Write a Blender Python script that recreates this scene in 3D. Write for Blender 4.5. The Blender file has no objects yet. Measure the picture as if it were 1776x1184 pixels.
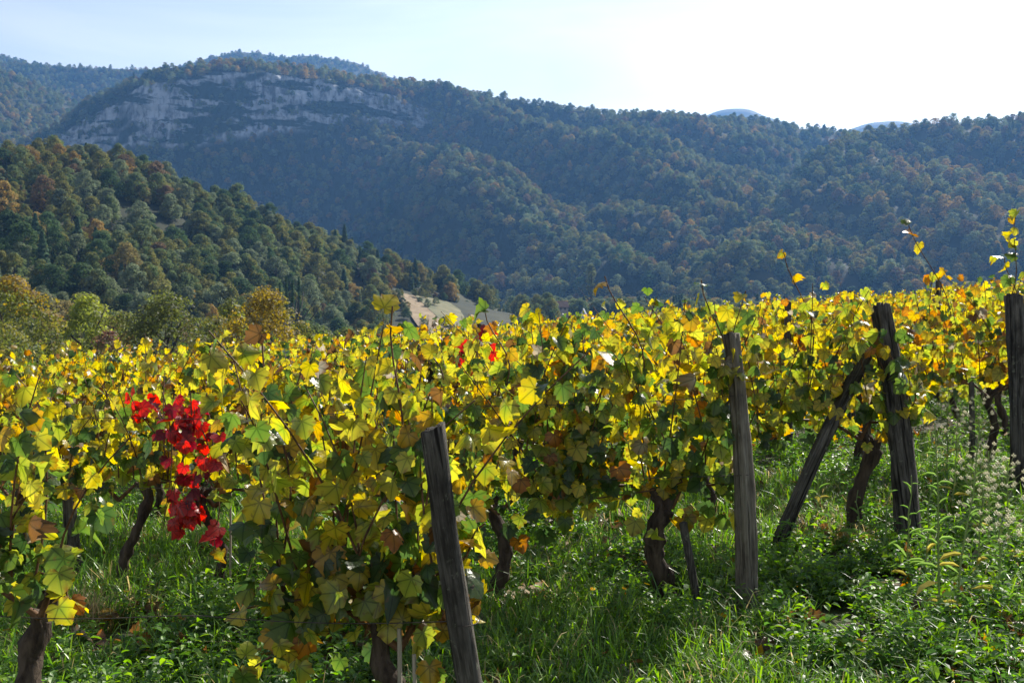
import bpy, math
import numpy as np
from mathutils import Vector, Matrix, Euler, Quaternion

scene = bpy.context.scene
R = math.radians
RNG = np.random.default_rng(7)

# ------------------------------------------------------------------ camera
CAM_Z = 1.72
cam_data = bpy.data.cameras.new('camera')
cam_data.sensor_width = 23.6
cam_data.lens = 23.0
cam_data.clip_start = 0.05
cam_data.clip_end = 9000
cam_data.dof.use_dof = True
cam_data.dof.focus_distance = 4.6
cam_data.dof.aperture_fstop = 6.4
cam = bpy.data.objects.new('camera', cam_data)
scene.collection.objects.link(cam)
cam.location = (0, 0, CAM_Z)
cam.rotation_euler = (R(90 - 3.05), 0, 0)
scene.camera = cam
FPX = 23.0 / 23.6 * 1776
HOR = 500.0

# ------------------------------------------------------------------ sky, sun, exposure
SUN_AZ, SUN_EL = 34.0, 36.0          # degrees right of the view axis, above the horizon
sun_dir = Vector((math.sin(R(SUN_AZ)) * math.cos(R(SUN_EL)), math.cos(R(SUN_AZ)) * math.cos(R(SUN_EL)), math.sin(R(SUN_EL))))
world = bpy.data.worlds.new('World')
scene.world = world
world.use_nodes = True
wn, wl = world.node_tree.nodes, world.node_tree.links
bg = wn['Background']
sky = wn.new('ShaderNodeTexSky')
sky.sky_type = 'NISHITA'
sky.sun_disc = False
sky.sun_elevation = R(SUN_EL)
sky.sun_rotation = R(SUN_AZ)
sky.altitude = 300
sky.dust_density = 0.7
sky.air_density = 1.0
tc = wn.new('ShaderNodeTexCoord')
mp = wn.new('ShaderNodeMapping'); mp.inputs['Scale'].default_value = (1.6, 1.6, 9.0); mp.inputs['Rotation'].default_value = (0.0, 0.12, 0.4)
nz = wn.new('ShaderNodeTexNoise'); nz.inputs['Scale'].default_value = 1.3; nz.inputs['Detail'].default_value = 7; nz.inputs['Roughness'].default_value = 0.55
nz.inputs['Distortion'].default_value = 0.7
cr = wn.new('ShaderNodeValToRGB')
cr.color_ramp.elements[0].position = 0.30; cr.color_ramp.elements[0].color = (0.34, 0.34, 0.34, 1)
cr.color_ramp.elements[1].position = 0.66; cr.color_ramp.elements[1].color = (0.62, 0.62, 0.62, 1)
mx = wn.new('ShaderNodeMix'); mx.data_type = 'RGBA'
wl.new(tc.outputs['Generated'], mp.inputs['Vector']); wl.new(mp.outputs[0], nz.inputs['Vector'])
wl.new(nz.outputs['Fac'], cr.inputs[0]); wl.new(cr.outputs[0], mx.inputs['Factor'])
bw = wn.new('ShaderNodeRGBToBW'); wl.new(sky.outputs[0], bw.inputs[0])
ml = wn.new('ShaderNodeMath'); ml.operation = 'MULTIPLY'; ml.inputs[1].default_value = 2.3; wl.new(bw.outputs[0], ml.inputs[0])
wl.new(sky.outputs[0], mx.inputs['A']); wl.new(ml.outputs[0], mx.inputs['B'])
wl.new(mx.outputs['Result'], bg.inputs['Color'])
bg.inputs['Strength'].default_value = 0.072

sd = bpy.data.lights.new('sun', 'SUN')
sd.energy = 5.0; sd.angle = R(0.53); sd.color = (1.0, 0.94, 0.84)
sun = bpy.data.objects.new('sun', sd)
scene.collection.objects.link(sun)
sun.location = (30, 60, 60)
sun.rotation_euler = (-sun_dir).to_track_quat('-Z', 'Y').to_euler()

vs = scene.view_settings
vs.view_transform = 'Standard'; vs.look = 'None'; vs.gamma = 1.0; vs.exposure = 0.92; vs.use_curve_mapping = False
cy = scene.cycles
cy.max_bounces = 7; cy.diffuse_bounces = 3; cy.glossy_bounces = 2; cy.transmission_bounces = 4; cy.volume_bounces = 0
cy.transparent_max_bounces = 4
cy.use_denoising = True
cy.sample_clamp_indirect = 6.0

COL = scene.collection

# ------------------------------------------------------------------ helpers
def pix(px, py, d):
    """a point of the place seen at photo pixel (px, py) at depth d"""
    return np.array([(px - 888.0) / FPX * d, d, CAM_Z - (py - HOR) / FPX * d])

def hash2(ix, iy, seed):
    n = (ix.astype(np.int64) * 374761393 + iy.astype(np.int64) * 668265263 + seed * 1274126177) & 0x7fffffff
    n = ((n ^ (n >> 13)) * 1274126177) & 0x7fffffff
    n = n ^ (n >> 16)
    return (n & 0xffff) / 65535.0

def vnoise(x, y, seed=0):
    x = np.asarray(x, float); y = np.asarray(y, float)
    ix, iy = np.floor(x), np.floor(y)
    fx, fy = x - ix, y - iy
    fx = fx * fx * (3 - 2 * fx); fy = fy * fy * (3 - 2 * fy)
    a = hash2(ix, iy, seed); b = hash2(ix + 1, iy, seed); c = hash2(ix, iy + 1, seed); d = hash2(ix + 1, iy + 1, seed)
    return (a * (1 - fx) + b * fx) * (1 - fy) + (c * (1 - fx) + d * fx) * fy

def fbm(x, y, seed=0, octv=4):
    s, a, t = 0, 0.5, 0
    x = np.asarray(x, float); y = np.asarray(y, float)
    for k in range(octv):
        s = s + a * (vnoise(x * 2 ** k, y * 2 ** k, seed + k) - 0.5); t += a; a *= 0.5
    return s / t * 2

def sstep(a, b, x):
    t = np.clip((np.asarray(x, float) - a) / (b - a), 0, 1)
    return t * t * (3 - 2 * t)

VALLEY = -14.0
def ground_z(X, Y):
    X = np.asarray(X, float); Y = np.asarray(Y, float)
    Xc = np.clip(X, -24, 24)
    near = (0.047 + 0.0012 * np.clip(Y, 0, 45)) * Xc - 0.0015 * np.maximum(0, -Xc) ** 1.9 - 0.042 * np.maximum(0, Y - 8)
    near = near + 0.05 * fbm(X * 0.7, Y * 0.7, 5, 3) * sstep(0.5, 3, np.hypot(X, Y))
    r = np.hypot(X, Y)
    t = sstep(46, 190, r) 
    far = VALLEY + 1.5 * fbm(X / 90, Y / 90, 9, 3)
    return near * (1 - t) + far * t

def gz(x, y): return float(ground_z(x, y))

def make_mesh(name, V, F, mat=None, col=None, smooth=False, uv=None):
    """V (n,3) array; F: (m,k) array or list of such arrays; col (n,3) point colours"""
    me = bpy.data.meshes.new(name)
    V = np.ascontiguousarray(V, dtype=np.float32)
    if not isinstance(F, (list, tuple)): F = [F]
    F = [np.asarray(f, dtype=np.int32) for f in F if len(f)]
    me.vertices.add(len(V)); me.vertices.foreach_set('co', V.ravel())
    nl = sum(f.size for f in F); npoly = sum(len(f) for f in F)
    me.loops.add(nl); me.polygons.add(npoly)
    me.loops.foreach_set('vertex_index', np.concatenate([f.ravel() for f in F]))
    tot = np.concatenate([np.full(len(f), f.shape[1], np.int32) for f in F])
    start = np.concatenate([[0], np.cumsum(tot)[:-1]]).astype(np.int32)
    me.polygons.foreach_set('loop_start', start)
    me.polygons.foreach_set('use_smooth', np.full(npoly, bool(smooth)))
    if col is not None:
        at = me.attributes.new('Col', 'FLOAT_COLOR', 'POINT')
        c = np.ones((len(V), 4), np.float32); c[:, :3] = col
        at.data.foreach_set('color', c.ravel())
    if uv is not None:
        at = me.attributes.new('LeafUV', 'FLOAT_VECTOR', 'POINT'); at.data.foreach_set('vector', np.ascontiguousarray(uv, np.float32).ravel())
    me.update(calc_edges=True)
    if mat: me.materials.append(mat)
    return me

def link(name, me, parent=None):
    o = bpy.data.objects.new(name, me); COL.objects.link(o)
    if parent: o.parent = parent
    return o

def empty(name, loc, rz=0.0):
    o = bpy.data.objects.new(name, None); COL.objects.link(o)
    o.location = loc; o.rotation_euler = (0, 0, rz); o.empty_display_size = 0.2
    return o

def tag(o, label=None, cat=None, group=None, kind=None):
    if label: o['label'] = label
    if cat: o['category'] = cat
    if group: o['group'] = group
    if kind: o['kind'] = kind
    return o

class MB:
    """collects pieces of one mesh"""
    def __init__(s): s.V = []; s.F3 = []; s.F4 = []; s.C = []; s.n = 0
    def add(s, V, F, col=(1, 1, 1)):
        V = np.asarray(V, float); F = np.asarray(F, int)
        (s.F3 if F.shape[1] == 3 else s.F4).append(F + s.n)
        c = np.empty((len(V), 3)); c[:] = col
        s.V.append(V); s.C.append(c); s.n += len(V)
    def tube(s, P, rad, n=6, col=(1, 1, 1), cap=True, wob=0.0, rng=None, sq=None):
        P = np.asarray(P, float); k = len(P); rad = np.broadcast_to(np.asarray(rad, float), (k,))
        T = np.gradient(P, axis=0); T /= np.linalg.norm(T, axis=1)[:, None] + 1e-9
        ref = np.array([0, 0, 1.0]) if abs(T[0][2]) < 0.9 else np.array([1.0, 0, 0])
        V = []
        A = np.cross(T[0], ref); A /= np.linalg.norm(A)
        for i in range(k):
            A = A - T[i] * A.dot(T[i]); A /= np.linalg.norm(A); B = np.cross(T[i], A)
            th = np.arange(n) / n * 2 * math.pi
            rr = rad[i] * (1 + (wob * (rng.random(n) - 0.5) * 2 if rng is not None else 0))
            if np.isscalar(rr): rr = np.full(n, rr)
            V.append(P[i] + (np.cos(th) * rr)[:, None] * A + (np.sin(th) * rr)[:, None] * B)
        V = np.concatenate(V)
        i = np.arange(k - 1)[:, None] * n; j = np.arange(n)[None, :]; j2 = (j + 1) % n
        F = np.stack([i + j, i + j2, i + n + j2, i + n + j], -1).reshape(-1, 4)
        s.add(V, F, col)
        if cap:
            c = np.vstack([V[-n:], P[-1] + T[-1] * rad[-1] * 0.35])
            s.add(c, np.array([[a, (a + 1) % n, n] for a in range(n)]), col)
            c = np.vstack([V[:n], P[0] - T[0] * rad[0] * 0.2])
            s.add(c, np.array([[(a + 1) % n, a, n] for a in range(n)]), col)
    def box(s, lo, hi, col=(1, 1, 1)):
        x0, y0, z0 = lo; x1, y1, z1 = hi
        V = [(x0, y0, z0), (x1, y0, z0), (x1, y1, z0), (x0, y1, z0), (x0, y0, z1), (x1, y0, z1), (x1, y1, z1), (x0, y1, z1)]
        s.add(V, [(0, 3, 2, 1), (4, 5, 6, 7), (0, 1, 5, 4), (1, 2, 6, 5), (2, 3, 7, 6), (3, 0, 4, 7)], col)
    def mesh(s, name, mat, smooth=False):
        F = []
        if s.F3: F.append(np.concatenate(s.F3))
        if s.F4: F.append(np.concatenate(s.F4))
        return make_mesh(name, np.concatenate(s.V), F, mat, np.concatenate(s.C), smooth)

# ------------------------------------------------------------------ materials
def mat_new(name):
    m = bpy.data.materials.new(name); m.use_nodes = True
    nt = m.node_tree; nt.nodes.clear()
    out = nt.nodes.new('ShaderNodeOutputMaterial')
    return m, nt, out

def N(nt, t, **kw):
    n = nt.nodes.new(t)
    for k, v in kw.items():
        if k in n.inputs: n.inputs[k].default_value = v
        else: setattr(n, k, v)
    return n

def leaf_material(name, trans=0.5, rough=0.45, gain=1.0, tgain=1.25, sat=1.15, spots=0.0, objvar=0.0, spec=0.4, bump=0.0, veins=False):
    m, nt, out = mat_new(name)
    L = nt.links
    at = N(nt, 'ShaderNodeAttribute', attribute_name='Col')
    colour = at.outputs['Color']
    if objvar:
        oi = N(nt, 'ShaderNodeObjectInfo')
        mr = N(nt, 'ShaderNodeMapRange'); mr.inputs['To Min'].default_value = 1 - objvar; mr.inputs['To Max'].default_value = 1 + objvar
        L.new(oi.outputs['Random'], mr.inputs['Value'])
        hv = N(nt, 'ShaderNodeHueSaturation'); L.new(colour, hv.inputs['Color']); L.new(mr.outputs[0], hv.inputs['Value'])
        colour = hv.outputs[0]
    if spots:
        geo = N(nt, 'ShaderNodeNewGeometry')
        n1 = N(nt, 'ShaderNodeTexNoise', Scale=38.0, Detail=3.0, Roughness=0.6)
        L.new(geo.outputs['Position'], n1.inputs['Vector'])
        rp = N(nt, 'ShaderNodeValToRGB'); rp.color_ramp.elements[0].position = 0.60; rp.color_ramp.elements[0].color = (0, 0, 0, 1)
        rp.color_ramp.elements[1].position = 0.70; rp.color_ramp.elements[1].color = (spots, spots, spots, 1)
        L.new(n1.outputs['Fac'], rp.inputs[0])
        mixn = N(nt, 'ShaderNodeMix', data_type='RGBA'); L.new(rp.outputs[0], mixn.inputs['Factor'])
        L.new(colour, mixn.inputs['A']); mixn.inputs['B'].default_value = (0.20, 0.085, 0.02, 1)
        colour = mixn.outputs['Result']
    if veins:
        uv = N(nt, 'ShaderNodeAttribute', attribute_name='LeafUV')
        sx = N(nt, 'ShaderNodeSeparateXYZ'); L.new(uv.outputs['Vector'], sx.inputs[0])
        def M(op, a, b=None):
            n = N(nt, 'ShaderNodeMath', operation=op)
            for k, v in enumerate((a, b)):
                if v is None: continue
                if isinstance(v, float): n.inputs[k].default_value = v
                else: L.new(v, n.inputs[k])
            return n.outputs[0]
        yy = M('SUBTRACT', sx.outputs['Y'], 0.10)
        ang = M('ARCTAN2', sx.outputs['X'], yy)
        rr = M('SQRT', M('ADD', M('MULTIPLY', sx.outputs['X'], sx.outputs['X']), M('MULTIPLY', yy, yy)))
        dv = M('MULTIPLY', M('PINGPONG', M('ABSOLUTE', ang), 0.44), rr)
        mr1 = N(nt, 'ShaderNodeMapRange'); L.new(dv, mr1.inputs['Value']); mr1.inputs['From Min'].default_value = 0.012; mr1.inputs['From Max'].default_value = 0.035
        mr1.inputs['To Min'].default_value = 0.55; mr1.inputs['To Max'].default_value = 1.0
        mr2 = N(nt, 'ShaderNodeMapRange'); L.new(dv, mr2.inputs['Value']); mr2.inputs['From Min'].default_value = 0.02; mr2.inputs['From Max'].default_value = 0.13
        mr2.inputs['To Min'].default_value = 0.45; mr2.inputs['To Max'].default_value = 0.0
        gm = N(nt, 'ShaderNodeMix', data_type='RGBA', blend_type='MULTIPLY'); L.new(mr2.outputs[0], gm.inputs['Factor']); L.new(colour, gm.inputs['A']); gm.inputs['B'].default_value = (0.68, 0.85, 0.8, 1)
        vm = N(nt, 'ShaderNodeMix', data_type='RGBA', blend_type='MULTIPLY'); vm.inputs['Factor'].default_value = 1.0
        L.new(gm.outputs['Result'], vm.inputs['A']); L.new(mr1.outputs[0], vm.inputs['B']); colour = vm.outputs['Result']
    pb = N(nt, 'ShaderNodeBsdfPrincipled', Roughness=rough)
    pb.inputs['Specular IOR Level'].default_value = spec
    g = N(nt, 'ShaderNodeHueSaturation', Value=gain, Saturation=0.95); L.new(colour, g.inputs['Color']); L.new(g.outputs[0], pb.inputs['Base Color'])
    t2 = N(nt, 'ShaderNodeHueSaturation', Value=tgain, Saturation=sat); L.new(colour, t2.inputs['Color'])
    tr = N(nt, 'ShaderNodeBsdfTranslucent'); L.new(t2.outputs[0], tr.inputs['Color'])
    ms = N(nt, 'ShaderNodeMixShader', Fac=trans)
    ms.inputs[0].default_value = trans
    L.new(pb.outputs[0], ms.inputs[1]); L.new(tr.outputs[0], ms.inputs[2]); L.new(ms.outputs[0], out.inputs['Surface'])
    if bump:
        geo2 = N(nt, 'ShaderNodeNewGeometry')
        nb = N(nt, 'ShaderNodeTexNoise', Scale=90.0, Detail=2.0); L.new(geo2.outputs['Position'], nb.inputs['Vector'])
        bp = N(nt, 'ShaderNodeBump', Strength=bump, Distance=0.01); L.new(nb.outputs['Fac'], bp.inputs['Height']); L.new(bp.outputs[0], pb.inputs['Normal'])
    return m

def noise_material(name, c1, c2, scale=8.0, stretch=(1, 1, 1), rough=0.9, bump=0.4, dist=0.02, coords='Object', detail=6.0, lo=0.35, hi=0.68, c3=None, s3=1.0, spec=0.2):
    m, nt, out = mat_new(name); L = nt.links
    tc = N(nt, 'ShaderNodeTexCoord'); mp = N(nt, 'ShaderNodeMapping'); mp.inputs['Scale'].default_value = stretch
    L.new(tc.outputs[coords], mp.inputs['Vector'])
    n1 = N(nt, 'ShaderNodeTexNoise', Scale=scale, Detail=detail, Roughness=0.62); L.new(mp.outputs[0], n1.inputs['Vector'])
    rp = N(nt, 'ShaderNodeValToRGB')
    rp.color_ramp.elements[0].position = lo; rp.color_ramp.elements[0].color = (*c1, 1)
    rp.color_ramp.elements[1].position = hi; rp.color_ramp.elements[1].color = (*c2, 1)
    L.new(n1.outputs['Fac'], rp.inputs[0]); colour = rp.outputs[0]
    if c3:
        n2 = N(nt, 'ShaderNodeTexNoise', Scale=s3, Detail=4.0); L.new(tc.outputs[coords], n2.inputs['Vector'])
        r2 = N(nt, 'ShaderNodeValToRGB'); r2.color_ramp.elements[0].position = 0.48; r2.color_ramp.elements[1].position = 0.62
        L.new(n2.outputs['Fac'], r2.inputs[0])
        mixn = N(nt, 'ShaderNodeMix', data_type='RGBA'); L.new(r2.outputs[0], mixn.inputs['Factor']); L.new(colour, mixn.inputs['A'])
        mixn.inputs['B'].default_value = (*c3, 1); colour = mixn.outputs['Result']
    pb = N(nt, 'ShaderNodeBsdfPrincipled', Roughness=rough); pb.inputs['Specular IOR Level'].default_value = spec
    L.new(colour, pb.inputs['Base Color'])
    bp = N(nt, 'ShaderNodeBump', Strength=bump, Distance=dist); L.new(n1.outputs['Fac'], bp.inputs['Height']); L.new(bp.outputs[0], pb.inputs['Normal'])
    L.new(pb.outputs[0], out.inputs['Surface'])
    return m

def wood_material(name, dark, light, mid):
    m, nt, out = mat_new(name); L = nt.links
    tc = N(nt, 'ShaderNodeTexCoord')
    def layer(sc, stretch, det, lo, hi):
        mp = N(nt, 'ShaderNodeMapping'); mp.inputs['Scale'].default_value = stretch; L.new(tc.outputs['Object'], mp.inputs['Vector'])
        n = N(nt, 'ShaderNodeTexNoise', Scale=sc, Detail=det, Roughness=0.65); L.new(mp.outputs[0], n.inputs['Vector'])
        r = N(nt, 'ShaderNodeMapRange'); r.inputs['From Min'].default_value = lo; r.inputs['From Max'].default_value = hi; L.new(n.outputs['Fac'], r.inputs['Value'])
        return r.outputs[0]
    grain = layer(95, (1, 1, 0.03), 5.0, 0.36, 0.66)
    crackn = layer(46, (1, 1, 0.022), 3.0, 0.36, 0.43)
    stain = layer(9, (1, 1, 0.35), 4.0, 0.42, 0.60)
    lichen = layer(26, (1, 1, 0.8), 5.0, 0.60, 0.68)
    def mix(f, a, b):
        n = N(nt, 'ShaderNodeMix', data_type='RGBA'); L.new(f, n.inputs['Factor'])
        for k, v in (('A', a), ('B', b)):
            if isinstance(v, tuple): n.inputs[k].default_value = (*v, 1)
            else: L.new(v, n.inputs[k])
        return n.outputs['Result']
    c = mix(grain, mid, light); c = mix(stain, c, mix(grain, dark, mid)); c = mix(lichen, c, (0.17, 0.175, 0.13)); c = mix(crackn, dark, c)
    pb = N(nt, 'ShaderNodeBsdfPrincipled', Roughness=0.9); pb.inputs['Specular IOR Level'].default_value = 0.15; L.new(c, pb.inputs['Base Color'])
    ad = N(nt, 'ShaderNodeMath', operation='MULTIPLY_ADD'); L.new(crackn, ad.inputs[0]); ad.inputs[1].default_value = 1.6; L.new(grain, ad.inputs[2])
    bp = N(nt, 'ShaderNodeBump', Strength=1.0, Distance=0.006); L.new(ad.outputs[0], bp.inputs['Height']); L.new(bp.outputs[0], pb.inputs['Normal'])
    L.new(pb.outputs[0], out.inputs['Surface'])
    return m
M_VINE = leaf_material('vine_leaf', trans=0.5, rough=0.33, gain=0.60, tgain=1.45, sat=1.07, spots=0.5, objvar=0.16, spec=0.45, bump=0.25, veins=True)
M_TREE = leaf_material('tree_leaf', trans=0.36, rough=0.9, gain=2.3, tgain=2.9, objvar=0.16, spec=0.08)
M_FAR = leaf_material('far_tree_leaf', trans=0.36, rough=0.9, gain=2.5, tgain=3.0, objvar=0.25, spec=0.05)
M_HEDGE = leaf_material('hedge_leaf', trans=0.46, rough=0.6, gain=1.35, tgain=2.6, objvar=0.1, spec=0.4)
M_GRASS = leaf_material('grass_blade', trans=0.45, rough=0.38, gain=1.2, tgain=2.3, objvar=0.15, spec=0.4)
M_WEED = leaf_material('weed_leaf', trans=0.45, rough=0.48, gain=1.15, tgain=2.3, objvar=0.15, spec=0.45)
M_BARK = noise_material('vine_bark', (0.018, 0.012, 0.009), (0.10, 0.075, 0.055), scale=26, stretch=(1, 1, 0.22), bump=1.0, dist=0.02)
M_TRUNK = noise_material('tree_bark', (0.03, 0.025, 0.02), (0.12, 0.10, 0.08), scale=6, stretch=(1, 1, 0.3), bump=0.7)
M_CANE = noise_material('vine_cane', (0.05, 0.025, 0.012), (0.16, 0.085, 0.04), scale=30, bump=0.2, rough=0.6)
M_POST = wood_material('weathered_wood', (0.016, 0.014, 0.012), (0.17, 0.155, 0.135), (0.055, 0.05, 0.042))
M_POSTPALE = wood_material('sawn_wood', (0.05, 0.042, 0.032), (0.27, 0.24, 0.19), (0.15, 0.13, 0.10))
M_STAKE = noise_material('pale_stake', (0.22, 0.19, 0.14), (0.42, 0.37, 0.30), scale=30, stretch=(1, 1, 0.05), bump=0.4, dist=0.005)
M_WIRE = noise_material('rusted_wire', (0.03, 0.025, 0.022), (0.10, 0.08, 0.065), scale=40, bump=0.1, rough=0.6)
M_SOIL = noise_material('vineyard_soil', (0.022, 0.032, 0.010), (0.06, 0.08, 0.022), scale=3.0, bump=0.6, dist=0.05, c3=(0.055, 0.042, 0.027), s3=1.3)
M_FLOOR = noise_material('forest_floor', (0.018, 0.025, 0.012), (0.05, 0.05, 0.022), scale=0.05, bump=0.3, dist=2.0)
M_STUBBLE = noise_material('stubble', (0.20, 0.145, 0.085), (0.34, 0.26, 0.16), scale=0.22, stretch=(1, 1, 1), bump=0.2, dist=0.3)
M_MEADOW = noise_material('meadow', (0.09, 0.10, 0.045), (0.21, 0.18, 0.095), scale=0.2, bump=0.3, dist=0.3)

# ------------------------------------------------------------------ instancing of stuff (forest, grass)
def scatter(name, pts, idx, rot, scl, coll, label=None, cat=None):
    """one object of kind 'stuff' that carries many instanced pieces"""
    me = bpy.data.meshes.new(name)
    pts = np.asarray(pts, np.float32)
    me.vertices.add(len(pts)); me.vertices.foreach_set('co', pts.ravel())
    a = me.attributes.new('pick', 'INT', 'POINT'); a.data.foreach_set('value', np.asarray(idx, np.int32))
    a = me.attributes.new('turn', 'FLOAT_VECTOR', 'POINT'); a.data.foreach_set('vector', np.asarray(rot, np.float32).ravel())
    a = me.attributes.new('size', 'FLOAT_VECTOR', 'POINT'); a.data.foreach_set('vector', np.asarray(scl, np.float32).ravel())
    o = link(name, me)
    ng = bpy.data.node_groups.new(name + '_nodes', 'GeometryNodeTree')
    ng.interface.new_socket('Geometry', in_out='INPUT', socket_type='NodeSocketGeometry')
    ng.interface.new_socket('Geometry', in_out='OUTPUT', socket_type='NodeSocketGeometry')
    gi = ng.nodes.new('NodeGroupInput'); go = ng.nodes.new('NodeGroupOutput')
    iop = ng.nodes.new('GeometryNodeInstanceOnPoints')
    ci = ng.nodes.new('GeometryNodeCollectionInfo'); ci.inputs['Collection'].default_value = coll
    ci.inputs['Separate Children'].default_value = True; ci.inputs['Reset Children'].default_value = True
    iop.inputs['Pick Instance'].default_value = True
    def attr(nm, t):
        n = ng.nodes.new('GeometryNodeInputNamedAttribute'); n.data_type = t; n.inputs['Name'].default_value = nm; return n.outputs['Attribute']
    ng.links.new(gi.outputs[0], iop.inputs['Points']); ng.links.new(ci.outputs[0], iop.inputs['Instance'])
    ng.links.new(attr('pick', 'INT'), iop.inputs['Instance Index'])
    ng.links.new(attr('turn', 'FLOAT_VECTOR'), iop.inputs['Rotation'])
    ng.links.new(attr('size', 'FLOAT_VECTOR'), iop.inputs['Scale'])
    ng.links.new(iop.outputs[0], go.inputs[0])
    md = o.modifiers.new('scatter', 'NODES'); md.node_group = ng
    tag(o, label, cat, None, 'stuff')
    return o

def source_collection(name, meshes):
    c = bpy.data.collections.new(name)
    for k, me in enumerate(meshes):
        o = bpy.data.objects.new('%s_%03d' % (name, k), me); c.objects.link(o)
    return c

# ------------------------------------------------------------------ ground
def build_ground():
    n = 190
    t = np.linspace(-1, 1, n)
    xs = np.sign(t) * (np.abs(t) * 14 + np.abs(t) ** 6 * 3000)
    t = np.linspace(0, 1, n)
    ys = -14 + t * 46 + t ** 6 * 3300
    X, Y = np.meshgrid(xs, ys)
    Z = ground_z(X, Y)
    V = np.stack([X, Y, Z], -1).reshape(-1, 3)
    i = np.arange(n - 1)[:, None] * n; j = np.arange(n - 1)[None, :]
    F = np.stack([i + j, i + j + 1, i + n + j + 1, i + n + j], -1).reshape(-1, 4)
    o = link('ground', make_mesh('ground', V, F, M_SOIL, smooth=True))
    tag(o, 'grassy vineyard soil sloping down to the valley floor', 'ground', kind='structure')
build_ground()

# ------------------------------------------------------------------ hills
def interp_curve(cols, vals, u):
    """smooth interpolation of vals given at cols"""
    cols = np.asarray(cols, float); vals = np.asarray(vals, float)
    m = np.gradient(vals, cols)
    k = np.clip(np.searchsorted(cols, u) - 1, 0, len(cols) - 2)
    h = cols[k + 1] - cols[k]; t = (u - cols[k]) / h
    t2, t3 = t * t, t * t * t
    return (2 * t3 - 3 * t2 + 1) * vals[k] + (t3 - 2 * t2 + t) * h * m[k] + (-2 * t3 + 3 * t2) * vals[k + 1] + (t3 - t2) * h * m[k + 1]

def hill_grid(cols, curves, nu, nv, amp=0.0, wave=120.0, seed=1, spur=0.0):
    """curves: list of (py list or ('z', value), depth list) from back to foot; returns grid of points (rows, cols, 3)"""
    u = np.linspace(cols[0], cols[-1], nu)
    rows = []
    for py, d in curves:
        D = interp_curve(cols, d, u)
        if isinstance(py, tuple): Z = np.full(nu, float(py[1])) if np.isscalar(py[1]) else interp_curve(cols, py[1], u)
        else: Z = CAM_Z - (interp_curve(cols, py, u) - HOR) / FPX * D
        rows.append(np.stack([(u - 888) / FPX * D, D, Z], -1))
    rows = np.array(rows); k = len(rows)
    seg = nv // (k - 1)
    G = []
    for a in range(k - 1):
        p0 = rows[max(a - 1, 0)]; p1 = rows[a]; p2 = rows[a + 1]; p3 = rows[min(a + 2, k - 1)]
        for s in range(seg + (1 if a == k - 2 else 0)):
            t = s / seg
            G.append(p1 * (1 - t) + p2 * t)
    G = np.array(G)
    if amp:
        w = np.ones(len(G))[:, None]
        f = fbm(G[..., 0] / wave, G[..., 1] / wave, seed, 4)
        r = 1 - np.abs(fbm((G[..., 0] * 0.8 + G[..., 1] * 0.6) / (wave * 0.9), (G[..., 1] * 0.8 - G[..., 0] * 0.6) / (wave * 2.5), seed + 20, 3)) * 2
        G[..., 2] += amp * f * w + spur * (r - 0.6)
    return G

def hill_mesh(name, G, mat, col=None, label=None):
    a, b = G.shape[:2]
    i = np.arange(a - 1)[:, None] * b; j = np.arange(b - 1)[None, :]
    F = np.stack([i + j, i + b + j, i + b + j + 1, i + j + 1], -1).reshape(-1, 4)
    o = link(name, make_mesh(name, G.reshape(-1, 3), F, mat, col, smooth=True))
    tag(o, label, 'hill', kind='structure')
    return o

def sample_grid(G, spacing, rng, mask=None):
    """random points on the grid surface at about one per spacing**2 of plan area; returns points and grid coordinates"""
    A, B, C, D = G[:-1, :-1], G[:-1, 1:], G[1:, :-1], G[1:, 1:]
    area = np.abs(np.cross((D - A)[..., :2], (B - C)[..., :2])) * 0.5
    steep = np.linalg.norm(np.cross(D - A, B - C), axis=-1) * 0.5
    w = (0.6 * area + 0.4 * steep)
    n = rng.poisson(w / spacing ** 2)
    ii, jj = np.nonzero(n)
    ii = np.repeat(ii, n[ii, jj]); jj = np.repeat(jj, n[np.nonzero(n)])
    s, t = rng.random(len(ii)), rng.random(len(ii))
    P = (A[ii, jj] * ((1 - s) * (1 - t))[:, None] + B[ii, jj] * ((1 - s) * t)[:, None] + C[ii, jj] * (s * (1 - t))[:, None] + D[ii, jj] * (s * t)[:, None])
    return P, (ii + s) / (G.shape[0] - 1), (jj + t) / (G.shape[1] - 1)

def in_view(P, margin=0.06):
    return np.abs(P[:, 0] / np.maximum(P[:, 1], 1)) < 0.514 + margin

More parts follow.
